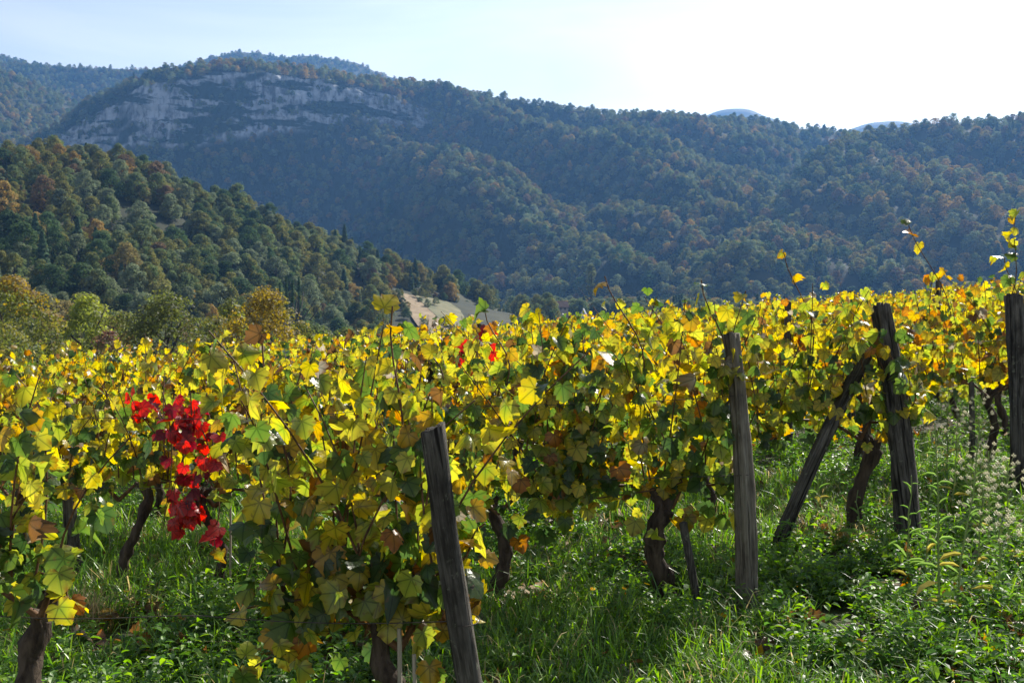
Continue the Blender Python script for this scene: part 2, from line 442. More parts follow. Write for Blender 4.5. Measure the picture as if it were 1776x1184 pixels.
# --- tree crowns
def crown_arrays(rng, quads, qs, H=10.0, W=7.0, base=0.18, nclump=16, kind='round', clr=1.0):
    """leaf quads spread through clumps of a crown; returns verts, faces, quad centres"""
    if kind == 'conifer':
        z = rng.random(quads) ** 0.8
        hgt = base * H * 0.5 + z * (H * (1 - base * 0.5))
        tier = 0.75 + 0.25 * np.cos(z * 55 + rng.random(quads) * 1.2)
        rad = (1 - z) ** 0.85 * W * 0.5 * tier * (0.55 + 0.45 * rng.random(quads) ** 0.5) + 0.08
        th = rng.random(quads) * 2 * math.pi
        P = np.stack([np.cos(th) * rad, np.sin(th) * rad, hgt - rad * 0.25], -1)
        Nn = np.stack([np.cos(th), np.sin(th), np.full(quads, 0.9)], -1)
    else:
        cl = []
        lo = base * H
        for k in range(nclump):
            zz = (k + rng.random()) / nclump
            prof = math.sin(math.pi * min(1, (zz * 0.86 + 0.14))) ** 0.6
            if kind == 'tall': prof *= 0.75
            th = k * 2.4 + rng.random() * 0.8
            rr = W * 0.5 * prof * (0.35 + 0.4 * rng.random())
            c = np.array([math.cos(th) * rr, math.sin(th) * rr, lo + zz * (H - lo) * 0.9])
            cl.append((c * np.array([1, 1, 1.0 if clr == 1 else 0.92 + 0.16 * rng.random()]) * (1 if clr == 1 else np.array([1.25, 1.25, 1])), clr * W * (0.15 + 0.15 * rng.random()) * (1.0 if kind != 'tall' else 0.8)))
        cl.append((np.array([0, 0, H * 0.88]), W * 0.2))
        w = np.array([r * r for _, r in cl]); w /= w.sum()
        pick = rng.choice(len(cl), quads, p=w)
        C = np.array([c for c, _ in cl])[pick]; Rr = np.array([r for _, r in cl])[pick]
        D = rng.normal(size=(quads, 3)); D[:, 2] = np.where(D[:, 2] < -0.5, -D[:, 2], D[:, 2]); D /= np.linalg.norm(D, axis=1)[:, None]
        f = 0.55 + 0.5 * rng.random(quads) ** 0.6
        P = C + D * (Rr * f)[:, None] * np.array([1, 1, 0.85])
        Nn = D + np.array([0, 0, 0.3])
    Nn = Nn + rng.normal(size=(quads, 3)) * 0.55
    Nn /= np.linalg.norm(Nn, axis=1)[:, None]
    A = np.cross(Nn, rng.normal(size=(quads, 3))); A /= np.linalg.norm(A, axis=1)[:, None]; B = np.cross(Nn, A)
    s = qs * (0.6 + 0.8 * rng.random(quads))[:, None]
    V = np.stack([P - A * s * 0.5, P + B * s * 0.32 - A * s * 0.05, P + A * s * 0.5, P - B * s * 0.32 + A * s * 0.05], 1)
    F = np.arange(quads * 4).reshape(-1, 4)
    return V.reshape(-1, 3), F, P

def crown_mesh(name, rng, col, quads, qs, jit=0.28, col2=None, mat=None, **kw):
    V, F, P = crown_arrays(rng, quads, qs, **kw)
    c = np.array(col)[None, :] * (1 + jit * (rng.random((quads, 1)) - 0.5) * 2) * (1 + 0.12 * (rng.random((quads, 3)) - 0.5))
    if col2 is not None:
        H = kw.get('H', 10.0)
        m = vnoise(P[:, 0] / H * 4 + 11, P[:, 2] / H * 4 + P[:, 1] / H * 3, int(rng.integers(99)))
        m = sstep(0.5, 0.75, m)[:, None]
        c = c * (1 - m) + np.array(col2)[None, :] * m * (1 + jit * (rng.random((quads, 1)) - 0.5))
    return make_mesh(name, V, F, mat or M_TREE, np.repeat(c, 4, axis=0))

def trunk_mesh(name, rng, H=10.0, r=0.22, limbs=5):
    b = MB()
    P = np.array([[0, 0, -0.8], [0.05, 0, H * 0.15], [rng.normal() * 0.15, rng.normal() * 0.15, H * 0.4], [rng.normal() * 0.3, rng.normal() * 0.3, H * 0.75]])
    b.tube(P, [r * 1.3, r, r * 0.75, r * 0.25], 7)
    for k in range(limbs):
        th = k * 2.4 + rng.random(); z0 = H * (0.25 + 0.35 * rng.random())
        q = np.array([math.cos(th), math.sin(th), 0.0])
        b.tube([[0, 0, z0], q * H * 0.13 + [0, 0, z0 + H * 0.12], q * H * 0.24 + [0, 0, z0 + H * 0.28]], [r * 0.5, r * 0.35, r * 0.12], 5)
    return b.mesh(name, M_TRUNK, True)

TREE_COLS = [
    ('green', (0.064, 0.082, 0.034), (0.085, 0.085, 0.024)),
    ('dark green', (0.035, 0.055, 0.022), None),
    ('olive', (0.090, 0.088, 0.028), (0.055, 0.075, 0.025)),
    ('grey-green', (0.085, 0.100, 0.055), None),
    ('ochre', (0.115, 0.096, 0.036), (0.085, 0.085, 0.026)),
    ('russet', (0.092, 0.066, 0.036), (0.09, 0.07, 0.025)),
    ('dull brown', (0.085, 0.060, 0.032), None),
    ('orange', (0.14, 0.10, 0.034), (0.15, 0.10, 0.025)),
]
# probabilities of the eight colours on the near and on the far hill
P_NEAR = np.array([0.31, 0.11, 0.27, 0.18, 0.06, 0.012, 0.055, 0.003])
P_FAR = np.array([0.20, 0.12, 0.28, 0.19, 0.12, 0.012, 0.065, 0.013])

rt = np.random.default_rng(21)
NEAR_SHAPES, FAR_SHAPES = 4, 4
near_meshes, far_meshes = [], []
for ci, (nm, c1, c2) in enumerate(TREE_COLS):
    for s in range(NEAR_SHAPES):
        near_meshes.append(crown_mesh('tree_crown', rt, c1, 3600, 0.50, col2=c2, jit=0.2, H=10.0, W=8.4 if s != 3 else 6.2, nclump=26 + s * 6, base=0.06, clr=0.66, kind='round' if s != 3 else 'tall'))
    for s in range(FAR_SHAPES):
        far_meshes.append(crown_mesh('far_crown', rt, c1, 1100, 0.85, col2=c2, jit=0.18, mat=M_FAR, H=10.0, W=9.2 if s != 3 else 6.4, nclump=20 + s * 4, base=0.02, clr=0.72, kind='round' if s != 3 else 'tall'))
near_con = [crown_mesh('conifer_crown', rt, c, 1500, 0.8, H=12.0, W=5.0, kind='conifer') for c in ((0.030, 0.050, 0.026), (0.040, 0.062, 0.034))]
far_con = [crown_mesh('far_conifer', rt, c, 500, 1.3, mat=M_FAR, H=12.0, W=5.0, kind='conifer') for c in ((0.028, 0.046, 0.026), (0.038, 0.056, 0.034))]
near_meshes += near_con; far_meshes += far_con
NC = len(TREE_COLS)
near_coll = source_collection('near_tree_source', near_meshes)
far_coll = source_collection('far_tree_source', far_meshes)

def pick_trees(P, rng, prob, shapes, conifer=0.04, patch=60.0, seed=3):
    n = len(P)
    prob = prob / prob.sum()
    u = rng.random(n)
    # neighbouring trees lean to the same tone
    drift = vnoise(P[:, 0] / patch, P[:, 1] / patch, seed) - 0.5
    u = np.clip(u + drift * 0.55, 0, 0.9999)
    order = np.array([1, 0, 3, 2, 6, 4, 5, 7])
    ci = order[np.searchsorted(np.cumsum(prob[order]) / prob.sum(), u).clip(0, NC - 1)]
    sh = rng.integers(0, shapes, n); sh = np.where((sh == shapes - 1) & (rng.random(n) < 0.7), 0, sh)
    k = ci * shapes + sh
    con = rng.random(n) < conifer * (0.3 + 3 * (vnoise(P[:, 0] / 50 + 7, P[:, 1] / 50, seed + 5) > 0.62))
    k = np.where(con, NC * shapes + rng.integers(0, 2, n), k)
    return k, ci, con

def grow_forest(name, P, rng, coll, shapes, prob, size=(0.8, 1.35), label=None, conifer=0.04, seed=3, patch=60.0):
    k, ci, con = pick_trees(P, rng, prob, shapes, conifer, patch, seed)
    n = len(P)
    rot = np.zeros((n, 3)); rot[:, 2] = rng.random(n) * 6.283
    s = size[0] + (size[1] - size[0]) * rng.random(n)
    scl = np.stack([s * (0.85 + 0.3 * rng.random(n)), s * (0.85 + 0.3 * rng.random(n)), s * (0.62 + 0.36 * rng.random(n))], -1)
    return scatter(name, P, k, rot, scl, coll, label, 'forest')

rh = np.random.default_rng(5)
# --- the long ridge with the cliff
mc = [-60, 20, 100, 150, 240, 330, 400, 520, 640, 740, 830, 1000, 1200, 1330, 1450, 1700]
ridge_py = [330, 262, 224, 192, 146, 120, 116, 124, 142, 155, 168, 197, 208, 219, 234, 240]
ridge_d = [1150, 1150, 1150, 1160, 1180, 1200, 1220, 1260, 1290, 1300, 1300, 1260, 1250, 1250, 1280, 1300]
top_py = [340, 270, 232, 206, 166, 138, 134, 144, 164, 180, 212, 250, 265, 290, 310, 320]
top_d = [1130, 1130, 1128, 1132, 1142, 1155, 1168, 1198, 1225, 1228, 1185, 1120, 1100, 1100, 1130, 1150]
base_py = [350, 290, 258, 256, 256, 250, 242, 226, 212, 206, 270, 310, 330, 350, 370, 380]
base_d = [1118, 1116, 1108, 1108, 1108, 1112, 1125, 1165, 1200, 1208, 1060, 980, 960, 960, 980, 1000]
mid_py = [420, 400, 380, 365, 352, 350, 350, 350, 345, 335, 350, 400, 420, 430, 440, 440]
mid_d = [1070, 1066, 1062, 1060, 1060, 1064, 1074, 1100, 1085, 990, 900, 800, 780, 790, 800, 800]
foot_d = [1000, 1000, 1000, 1000, 1000, 1004, 1012, 1030, 985, 845, 745, 660, 640, 640, 640, 640]
back_d = [d + 420 for d in ridge_d]
main_G = hill_grid(mc, [(('z', 70), back_d), (ridge_py, ridge_d), (top_py, top_d), (base_py, base_d), (mid_py, mid_d), (('z', VALLEY - 6), foot_d)], 460, 200, amp=0.0)
def relief_main(G):
    a, b = G.shape[:2]
    v = np.linspace(0, 1, a)[:, None] * np.ones((1, b))
    u = np.linspace(mc[0], mc[-1], b)[None, :] * np.ones((a, 1))
    w = sstep(0.2, 0.34, v) * (0.3 + 0.7 * sstep(560, 820, u)) * (1 - sstep(0.86, 0.99, v))
    f = fbm(G[..., 0] / 150, G[..., 1] / 150, 31, 4)
    s = (G[..., 0] * 0.86 + G[..., 1] * 0.5) / 130
    t = (G[..., 1] * 0.86 - G[..., 0] * 0.5) / 420
    r = 1 - np.abs(fbm(s, t, 51, 3)) * 2.2
    G[..., 2] += w * (20 * f + 44 * (r - 0.55)) + (1 - w) * 3 * fbm(G[..., 0] / 60, G[..., 1] / 60, 8, 3)
    # crags: the cliff band breaks into ledges and buttresses
    cl = sstep(0.385, 0.41, v) * (1 - sstep(0.6, 0.63, v)) * sstep(20, 110, u) * (1 - sstep(700, 780, u))
    cl = cl * sstep(0.24, 0.40, vnoise(u / 75.0, v * 17, 79) * 0.7 + 0.3 * vnoise(u / 20.0, v * 40, 80) + 0.12 * sstep(250, 420, u))
    butt = fbm(u / 26.0, v * 7, 77, 4)
    ledge = fbm(u / 90.0, v * 34, 78, 3)
    crag = fbm(u / 9.0, v * 60, 83, 3)
    G[..., 1] += cl * (-12 * butt - 5 * ledge - 5 * crag); G[..., 2] += cl * 3 * crag
    return u, v, cl
mu, mv, mcl = relief_main(main_G)

def cliff_material():
    m, nt, out = mat_new('cliff_rock'); L = nt.links
    at = N(nt, 'ShaderNodeAttribute', attribute_name='Col')
    tc = N(nt, 'ShaderNodeTexCoord')
    mp = N(nt, 'ShaderNodeMapping'); mp.inputs['Scale'].default_value = (0.16, 0.09, 0.045)
    L.new(tc.outputs['Object'], mp.inputs['Vector'])
    n1 = N(nt, 'ShaderNodeTexNoise', Scale=1.0, Detail=7.0, Roughness=0.65); L.new(mp.outputs[0], n1.inputs['Vector'])
    mp2 = N(nt, 'ShaderNodeMapping'); mp2.inputs['Scale'].default_value = (0.012, 0.012, 0.06)
    L.new(tc.outputs['Object'], mp2.inputs['Vector'])
    n2 = N(nt, 'ShaderNodeTexNoise', Scale=1.0, Detail=5.0, Roughness=0.6); L.new(mp2.outputs[0], n2.inputs['Vector'])
    r1 = N(nt, 'ShaderNodeValToRGB')
    r1.color_ramp.elements[0].position = 0.38; r1.color_ramp.elements[0].color = (0.10, 0.105, 0.11, 1)
    r1.color_ramp.elements[1].position = 0.56; r1.color_ramp.elements[1].color = (0.39, 0.41, 0.44, 1)
    L.new(n1.outputs['Fac'], r1.inputs[0])
    # ivy and scrub on the ledges
    r2 = N(nt, 'ShaderNodeValToRGB'); r2.color_ramp.elements[0].position = 0.50; r2.color_ramp.elements[1].position = 0.54
    L.new(n2.outputs['Fac'], r2.inputs[0])
    mixa = N(nt, 'ShaderNodeMix', data_type='RGBA'); L.new(r2.outputs[0], mixa.inputs['Factor']); L.new(r1.outputs[0], mixa.inputs['A']); mixa.inputs['B'].default_value = (0.035, 0.045, 0.022, 1)
    mixb = N(nt, 'ShaderNodeMix', data_type='RGBA'); L.new(at.outputs['Fac'], mixb.inputs['Factor']); mixb.inputs['A'].default_value = (0.03, 0.036, 0.018, 1)
    L.new(mixa.outputs['Result'], mixb.inputs['B'])
    pb = N(nt, 'ShaderNodeBsdfPrincipled', Roughness=0.95); pb.inputs['Specular IOR Level'].default_value = 0.1
    L.new(mixb.outputs['Result'], pb.inputs['Base Color'])
    bp = N(nt, 'ShaderNodeBump', Strength=1.0, Distance=5.0); L.new(n1.outputs['Fac'], bp.inputs['Height']); L.new(bp.outputs[0], pb.inputs['Normal'])
    L.new(pb.outputs[0], out.inputs['Surface'])
    return m
hill_mesh('cliff_ridge', main_G, cliff_material(), np.repeat(mcl.reshape(-1, 1), 3, axis=1), 'long wooded ridge with a pale limestone cliff on its shaded side')
P, gv, gu = sample_grid(main_G, 7.9, rh)
pu = mc[0] + gu * (mc[-1] - mc[0])
cl = sstep(0.385, 0.41, gv) * (1 - sstep(0.6, 0.63, gv)) * sstep(20, 110, pu) * (1 - sstep(700, 780, pu))
scrub = vnoise(pu / 40.0, gv * 26, 91)
keep = (gv > 0.12) & in_view(P) & ((cl < 0.3) | (scrub > 0.50))
P, cl, gv = P[keep], cl[keep], gv[keep]
small = cl > 0.3
P[:, 2] -= 0.6
grow_forest('ridge_forest', P[~small], rh, far_coll, FAR_SHAPES, P_FAR, (0.7, 1.2), 'autumn forest covering the long ridge across the valley', conifer=0.004, seed=14, patch=70)
grow_forest('cliff_scrub', P[small], rh, far_coll, FAR_SHAPES, P_NEAR, (0.4, 0.95), 'dark scrub clinging to the ledges of the cliff', seed=15)

# --- wooded shoulder on the right
rc = [1180, 1270, 1330, 1390, 1440, 1500, 1600, 1776, 1900, 2000]
rG = hill_grid(rc, [(('z', 60), [900, 1050, 1150, 1250, 1300, 1350, 1380, 1400, 1400, 1400]),
                    ([500, 440, 380, 300, 262, 236, 224, 216, 206, 200], [680, 760, 830, 900, 940, 980, 1000, 1000, 1000, 1000]),
                    ([505, 455, 410, 360, 335, 320, 315, 310, 300, 300], [650, 710, 770, 830, 860, 880, 880, 870, 860, 860]),
                    ([515, 485, 460, 440, 430, 425, 420, 420, 420, 420], [620, 650, 690, 730, 740, 740, 730, 720, 710, 700]),
                    (('z', VALLEY - 6), [600, 605, 620, 630, 630, 625, 615, 600, 590, 590])], 130, 80)
vv = np.linspace(0, 1, rG.shape[0]); w = (sstep(0.2, 0.4, vv) * (1 - sstep(0.86, 0.99, vv)))[:, None]
rG[..., 2] += w * (14 * fbm(rG[..., 0] / 120, rG[..., 1] / 120, 41, 4) + 20 * (0.5 - np.abs(fbm((rG[..., 0] * .8 + rG[..., 1] * .6) / 110, (rG[..., 1] * .8 - rG[..., 0] * .6) / 400, 43, 3)) * 2))
hill_mesh('shoulder_hill', rG, M_FLOOR, None, 'wooded shoulder hill closing the valley on the right')
P, gv, gu = sample_grid(rG, 7.9, rh)
keep = (gv > 0.15) & in_view(P); P = P[keep]; P[:, 2] -= 0.6
grow_forest('shoulder_forest', P, rh, far_coll, FAR_SHAPES, P_FAR, (0.7, 1.4), 'autumn forest on the shoulder hill at the right', conifer=0.05, seed=24, patch=70)

# --- far ridges
def far_ridge(name, cols, py, d, drop, label, spacing=9.0, size=(0.75, 1.1), seed=60, fore=300):
    G = hill_grid(cols, [(('z', 0), [x + 350 for x in d]), (py, d), ([p + drop for p in py], [x - fore for x in d])], 90, 40, amp=16, wave=150, seed=seed)
    hill_mesh(name, G, M_FLOOR, None, label)
    P, gv, gu = sample_grid(G, spacing, rh)
    keep = (gv > 0.35) & in_view(P); P = P[keep]; P[:, 2] -= 0.8
    if len(P): grow_forest(name + '_forest', P, rh, far_coll, FAR_SHAPES, P_FAR, size, 'forest on the ' + label, conifer=0.01, seed=seed)
far_ridge('side_hill', [-200, -60, 0, 60, 130, 200, 280], [60, 96, 122, 148, 180, 215, 250], [1480, 1480, 1480, 1490, 1500, 1510, 1520], 130, 'wooded hill at the left edge behind the cliff ridge', seed=61)
far_ridge('saddle_hill', [-200, 0, 60, 110, 180, 240, 340, 420], [120, 118, 120, 125, 126, 129, 130, 140], [1950] * 8, 100, 'low wooded saddle between the left hill and the cliff', seed=62)
far_ridge('back_hill', [-200, -60, 0, 50, 110, 180, 260], [80, 92, 101, 108, 124, 140, 160], [2350] * 7, 70, 'bluish wooded hill far behind at the left edge', seed=63, spacing=11)
far_ridge('summit_hill', [300, 360, 410, 460, 500, 540, 580, 620, 660, 720], [125, 108, 99, 103, 106, 102, 108, 117, 132, 150], [2350] * 10, 70, 'bluish rounded summit behind the cliff ridge', seed=64, spacing=11)
for nm, cols, py, lab in (('distant_peak', [1180, 1220, 1240, 1272, 1300, 1320, 1380], [221, 205, 197, 193, 196, 205, 221], 'pale blue distant peak above the middle of the ridge'),
                          ('distant_crest', [1450, 1480, 1500, 1530, 1556, 1590, 1640], [237, 224, 218, 215, 215, 222, 236], 'pale blue distant crest in the notch at the right')):
    G = hill_grid(cols, [(('z', 200), [3500] * 7), (py, [3300] * 7), ([p + 60 for p in py], [3050] * 7)], 60, 20, amp=4, wave=200, seed=70)
    hill_mesh(nm, G, M_FLOOR, None, lab)

# --- near wooded hill on the left
nc = [-260, -120, 0, 80, 200, 340, 480, 600, 700, 760, 880, 960]
near_G = hill_grid(nc, [(('z', [8, 8, 8, 8, 8, 6, 2, -4, -10, -14, -18, -22]), [470, 470, 470, 480, 490, 500, 505, 505, 505, 505, 500, 490]),
                        ([262, 280, 288, 270, 298, 352, 398, 446, 485, 502, 535, 552], [330, 330, 330, 340, 350, 360, 372, 385, 400, 410, 435, 452]),
                        ([420, 425, 425, 420, 430, 450, 470, 495, 510, 520, 542, 556], [245, 245, 248, 255, 268, 290, 318, 345, 372, 388, 424, 446]),
                        (('z', [-11, -11, -11, -11, -11, -11, -11, -12, -13, -13.5, -14, -14.5]), [150, 152, 158, 166, 184, 212, 250, 285, 292, 300, 340, 370])], 120, 66)
near_G[..., 2] += sstep(0.25, 0.4, np.linspace(0, 1, near_G.shape[0]))[:, None] * 5 * fbm(near_G[..., 0] / 55, near_G[..., 1] / 55, 81, 4)
hill_mesh('wooded_hill', near_G, M_FLOOR, None, 'near wooded hill rising behind the vineyard at the left')
rn = np.random.default_rng(11)
P, gv, gu = sample_grid(near_G, 4.9, rn)
pu = nc[0] + gu * (nc[-1] - nc[0])
tp = 888 + P[:, 0] / P[:, 1] * FPX; tb = HOR + (CAM_Z - P[:, 2]) / P[:, 1] * FPX
keep = (gv > 0.22) & in_view(P, 0.03) & ~((tp > 676) & (tp < 900) & (tb > 503 + 0.20 * (tp - 686)))
P, gv = P[keep], gv[keep]
P[:, 2] -= 0.5
k, ci, con = pick_trees(P, rn, P_NEAR, NEAR_SHAPES, 0.03, 30.0, 17)
n = len(P)
size = (0.45 + 0.58 * rn.random(n) ** 1.3)
dist = np.linalg.norm(P, axis=1)
# trees low on the slope hide behind the field's edge; the largest 290 in sight become things of their own
vis_y = HOR + (CAM_Z - (P[:, 2] + 9 * size)) / P[:, 1] * FPX
appar = size / dist - 10 * (vis_y > 560)
order = np.argsort(-appar)
ind, rest = order[:290], order[290:]
trunks = [trunk_mesh('trunk', rn) for _ in range(3)]
for q in ind:
    nm = 'conifer crown' if con[q] else TREE_COLS[ci[q]][0]
    if con[q]:
        root = empty('conifer_tree', P[q], rn.random() * 6.28)
        tag(root, 'dark pointed conifer among the broadleaf trees of the near wooded hill', 'tree', 'conifers on the near wooded hill')
    else:
        root = empty('hillside_tree', P[q], rn.random() * 6.28)
        tag(root, '%s broadleaf tree in the canopy of the near wooded hill' % nm, 'tree', '%s trees on the near wooded hill' % nm)
    s = size[q]; root.scale = (s * (0.88 + 0.24 * rn.random()), s * (0.88 + 0.24 * rn.random()), s * (0.9 + 0.25 * rn.random()))
    link('trunk', trunks[int(rn.integers(3))], root)
    link('crown', near_meshes[k[q]], root)
rot = np.zeros((len(rest), 3)); rot[:, 2] = rn.random(len(rest)) * 6.28
scatter('hillside_forest', P[rest], k[rest], rot, np.repeat(size[rest][:, None], 3, 1) * (0.88 + 0.24 * rn.random((len(rest), 3))), near_coll, 'mixed autumn forest between the larger trees of the near wooded hill', 'forest')

# --- fields and valley wood at the end of the near hill
def patch(name, edge_top, edge_bot, mat, label, nu=24, nv=10):
    a = np.array([pix(*p) for p in edge_top]); b = np.array([pix(*p) for p in edge_bot])
    t = np.linspace(0, 1, nu); s = np.linspace(0, 1, len(a))
    A = np.stack([np.interp(t, s, a[:, k]) for k in range(3)], -1); B = np.stack([np.interp(t, s, b[:, k]) for k in range(3)], -1)
    v = np.linspace(0, 1, nv)[:, None, None]
    G = A[None] * (1 - v) + B[None] * v
    G[..., 2] += 0.5 * fbm(G[..., 0] / 12, G[..., 1] / 12, 4, 3)
    o = hill_mesh(name, G, mat, None, label); o['category'] = 'field'
    return G
patch('stubble_field', [(684, 505, 366), (700, 508, 368), (718, 511, 370)], [(742, 590, 296), (770, 590, 298), (800, 590, 300)], M_STUBBLE, 'pale tan stubble strip on the slope below the near wood')
mead = patch('meadow', [(719, 511, 370), (770, 520, 384), (830, 536, 410), (880, 546, 424)], [(801, 590, 300), (850, 590, 320), (900, 588, 345), (960, 586, 365)], M_MEADOW, 'dull green meadow beside the pale stubble strip')
P = []
for a, c, n in (((684, 507, 365), (742, 585, 299), 20), ((718, 511, 369), (790, 575, 312), 10), ((719, 510, 371), (880, 546, 424), 34), ((880, 546, 424), (940, 585, 368), 22)):
    for _ in range(n):
        t = rn.random(); p = pix(*a) * (1 - t) + pix(*c) * t; P.append(p + [rn.normal() * 2.2, rn.normal() * 3, -0.6])
grow_forest('field_bushes', np.array(P), rn, near_coll, NEAR_SHAPES, P_NEAR, (0.16, 0.42), 'low bushes along the edges of the small fields', seed=49)
# woods standing on the valley floor
P = []
for _ in range(5200):
    d = 330 + 330 * rn.random(); px = 880 + 1000 * rn.random()
    P.append(((px - 888) / FPX * d, d, VALLEY - 0.5))
P = np.array(P)
P = P[(vnoise(P[:, 0] / 40, P[:, 1] / 40, 33) > 0.25) & in_view(P)]
P = P[~((P[:, 0] < 45) & (P[:, 1] < 450))]
grow_forest('valley_wood', P, rn, near_coll, NEAR_SHAPES, P_NEAR, (0.75, 1.2), 'mixed wood standing along the valley floor', conifer=0.1, seed=29)
P = []
for _ in range(900):
    d = 90 + 200 * rn.random(); px = -60 + 800 * rn.random()
    P.append(((px - 888) / FPX * d, d, gz((px - 888) / FPX * d, d) - 0.4))
P = np.array(P); P = P[in_view(P) & (vnoise(P[:, 0] / 25, P[:, 1] / 25, 35) > 0.35) & ~((P[:, 0] / P[:, 1] > -0.135) & (P[:, 1] > 130))]
grow_forest('valley_thicket', P, rn, near_coll, NEAR_SHAPES, P_NEAR, (0.5, 0.85), 'mixed thicket at the foot of the near wooded hill', seed=39)

# a poplar, farm houses
def stand_tree(name, px, d, top_py, width, cols, label, quads=5000, qs=0.3, kind='round', group=None, base=0.05, zoff=-0.2, nclump=26, mat=None, clr=1.0):
    x = (px - 888) / FPX * d
    z0 = gz(x, d) + zoff
    H = CAM_Z - (top_py - HOR) / FPX * d - z0
    W = width / FPX * d
    root = empty(name, (x, d, z0))
    tag(root, label, 'tree', group)
    link('trunk', trunk_mesh('trunk', rn, H=H, r=H * 0.022), root)
    link('crown', crown_mesh('crown', rn, cols[0], quads, qs, jit=0.35, col2=cols[1] if len(cols) > 1 else None, H=H, W=W, kind=kind, base=base, nclump=nclump, mat=mat, clr=clr), root)
    return root
stand_tree('poplar_tree', 1025, 520, 452, 26, [(0.075, 0.085, 0.035)], 'tall narrow poplar on the valley floor below the ridge', 1800, 1.0, 'tall', zoff=0)
for q, (px, tp, d) in enumerate(((497, 478, 205), (508, 486, 200), (519, 480, 208), (486, 490, 203))):
    stand_tree('cypress_tree', px, d, tp, 13, [(0.03, 0.05, 0.022)], 'slim dark pointed tree in the little row below the near wood', 900, 0.5, 'conifer', group='row of slim pointed trees', zoff=-0.2)

def house(name, px, base_py, d, wpx, hpx, roofpx, wallc, roofc, label, rz=0.3):
    c = pix(px, base_py, d); s = d / FPX
    W, H, RH = wpx * s, hpx * s, roofpx * s; D = W * 0.7
    root = empty(name, c, rz); tag(root, label, 'house')
    mw = noise_material(name + '_wall', tuple(x * 0.85 for x in wallc), wallc, scale=0.8, bump=0.1)
    mr = noise_material(name + '_roof', tuple(x * 0.7 for x in roofc), roofc, scale=1.5, bump=0.3)
    b = MB(); b.box((-W / 2, -D / 2, -3), (W / 2, D / 2, H))
    b.add([(-W / 2, -D / 2, H), (-W / 2, D / 2, H), (-W / 2, 0, H + RH), (W / 2, -D / 2, H), (W / 2, D / 2, H), (W / 2, 0, H + RH)], [(0, 2, 1), (3, 4, 5)])
    link('wall', b.mesh('wall', mw), root)
    b = MB(); e = W * 0.06; t = 0.25
    for sy in (-1, 1):
        y0 = sy * (D / 2 + e); z0 = H - RH * e / (D / 2)
        V = [(-W / 2 - e, y0, z0), (W / 2 + e, y0, z0), (W / 2 + e, 0, H + RH), (-W / 2 - e, 0, H + RH)]
        V = V + [(x, y, z + t) for x, y, z in V]
        b.add(V, [(0, 1, 2, 3), (4, 7, 6, 5), (0, 4, 5, 1), (1, 5, 6, 2), (2, 6, 7, 3), (3, 7, 4, 0)])
    link('roof', b.mesh('roof', mr), root)
    mg = noise_material(name + '_pane', (0.02, 0.025, 0.03), (0.05, 0.06, 0.07), scale=2, rough=0.2, bump=0)
    for wx in (-0.28, 0.05, 0.3):
        b = MB(); b.box((W * wx - W * 0.05, -D / 2 - 0.06, H * 0.35), (W * wx + W * 0.05, -D / 2 + 0.02, H * 0.75)); link('window', b.mesh('window', mg), root)
house('farm_house', 968, 540, 400, 30, 8, 9, (0.36, 0.32, 0.29), (0.13, 0.085, 0.07), 'farm house with pinkish tiled roof among valley trees', rz=0.25)
house('white_house', 1012, 556, 380, 17, 8, 12, (0.62, 0.62, 0.62), (0.40, 0.42, 0.45), 'small pale house with steep grey gable above the vines', rz=1.4)
house('grey_barn', 551, 600, 130, 26, 8, 13, (0.50, 0.50, 0.52), (0.36, 0.37, 0.42), 'pale grey roof tip showing over the vines at left of centre', rz=1.45)

# --- hedge trees at the lower edge of the vineyard
ht = [
    ('hedge_tree', 20, 52, 478, 190, [(0.16, 0.115, 0.024), (0.10, 0.115, 0.026)], 'russet and olive tree at the left edge behind the vines', 9000, 0.17),
    ('hedge_tree', 150, 60, 503, 130, [(0.15, 0.165, 0.034), (0.11, 0.13, 0.03)], 'bright lime green tree behind the vines at the left', 8000, 0.18),
    ('hedge_tree', 285, 56, 508, 180, [(0.070, 0.080, 0.022), (0.14, 0.095, 0.022)], 'dark spreading tree with ochre patches behind the red vine', 9000, 0.17),
    ('hedge_tree', 400, 66, 520, 100, [(0.12, 0.13, 0.028), (0.08, 0.09, 0.025)], 'yellowish green tree left of the golden one', 6000, 0.18),
    ('hedge_tree', 462, 58, 500, 150, [(0.19, 0.140, 0.024), (0.12, 0.115, 0.025)], 'golden ochre tree at the right end of the hedge', 9000, 0.16),
    ('hedge_shrub', 188, 50, 568, 80, [(0.10, 0.055, 0.040), (0.07, 0.05, 0.03)], 'low purplish brown shrub in front of the hedge trees', 3500, 0.12),
    ('hedge_shrub', 90, 55, 575, 120, [(0.05, 0.07, 0.022), (0.08, 0.09, 0.025)], 'low dark green shrub between russet and lime trees', 4500, 0.14),
    ('hedge_shrub', 215, 58, 540, 130, [(0.09, 0.10, 0.026), (0.13, 0.11, 0.028)], 'olive shrub filling the hedge between lime and dark trees', 5500, 0.15),
    ('hedge_shrub', 372, 60, 548, 120, [(0.075, 0.09, 0.024), (0.12, 0.105, 0.026)], 'olive green shrub under the yellowish green tree', 5000, 0.15),
    ('hedge_shrub', 520, 64, 560, 100, [(0.085, 0.095, 0.026), (0.14, 0.11, 0.026)], 'olive shrub at the foot of the golden ochre tree', 4500, 0.16),
    ('hedge_shrub', 10, 48, 560, 150, [(0.12, 0.115, 0.026), (0.08, 0.10, 0.026)], 'yellowish shrub low at the left edge of the hedge', 5500, 0.13),
    ('hedge_shrub', 560, 75, 575, 90, [(0.06, 0.075, 0.022)], 'low green shrub beside the pale roof tip', 2500, 0.2),
]
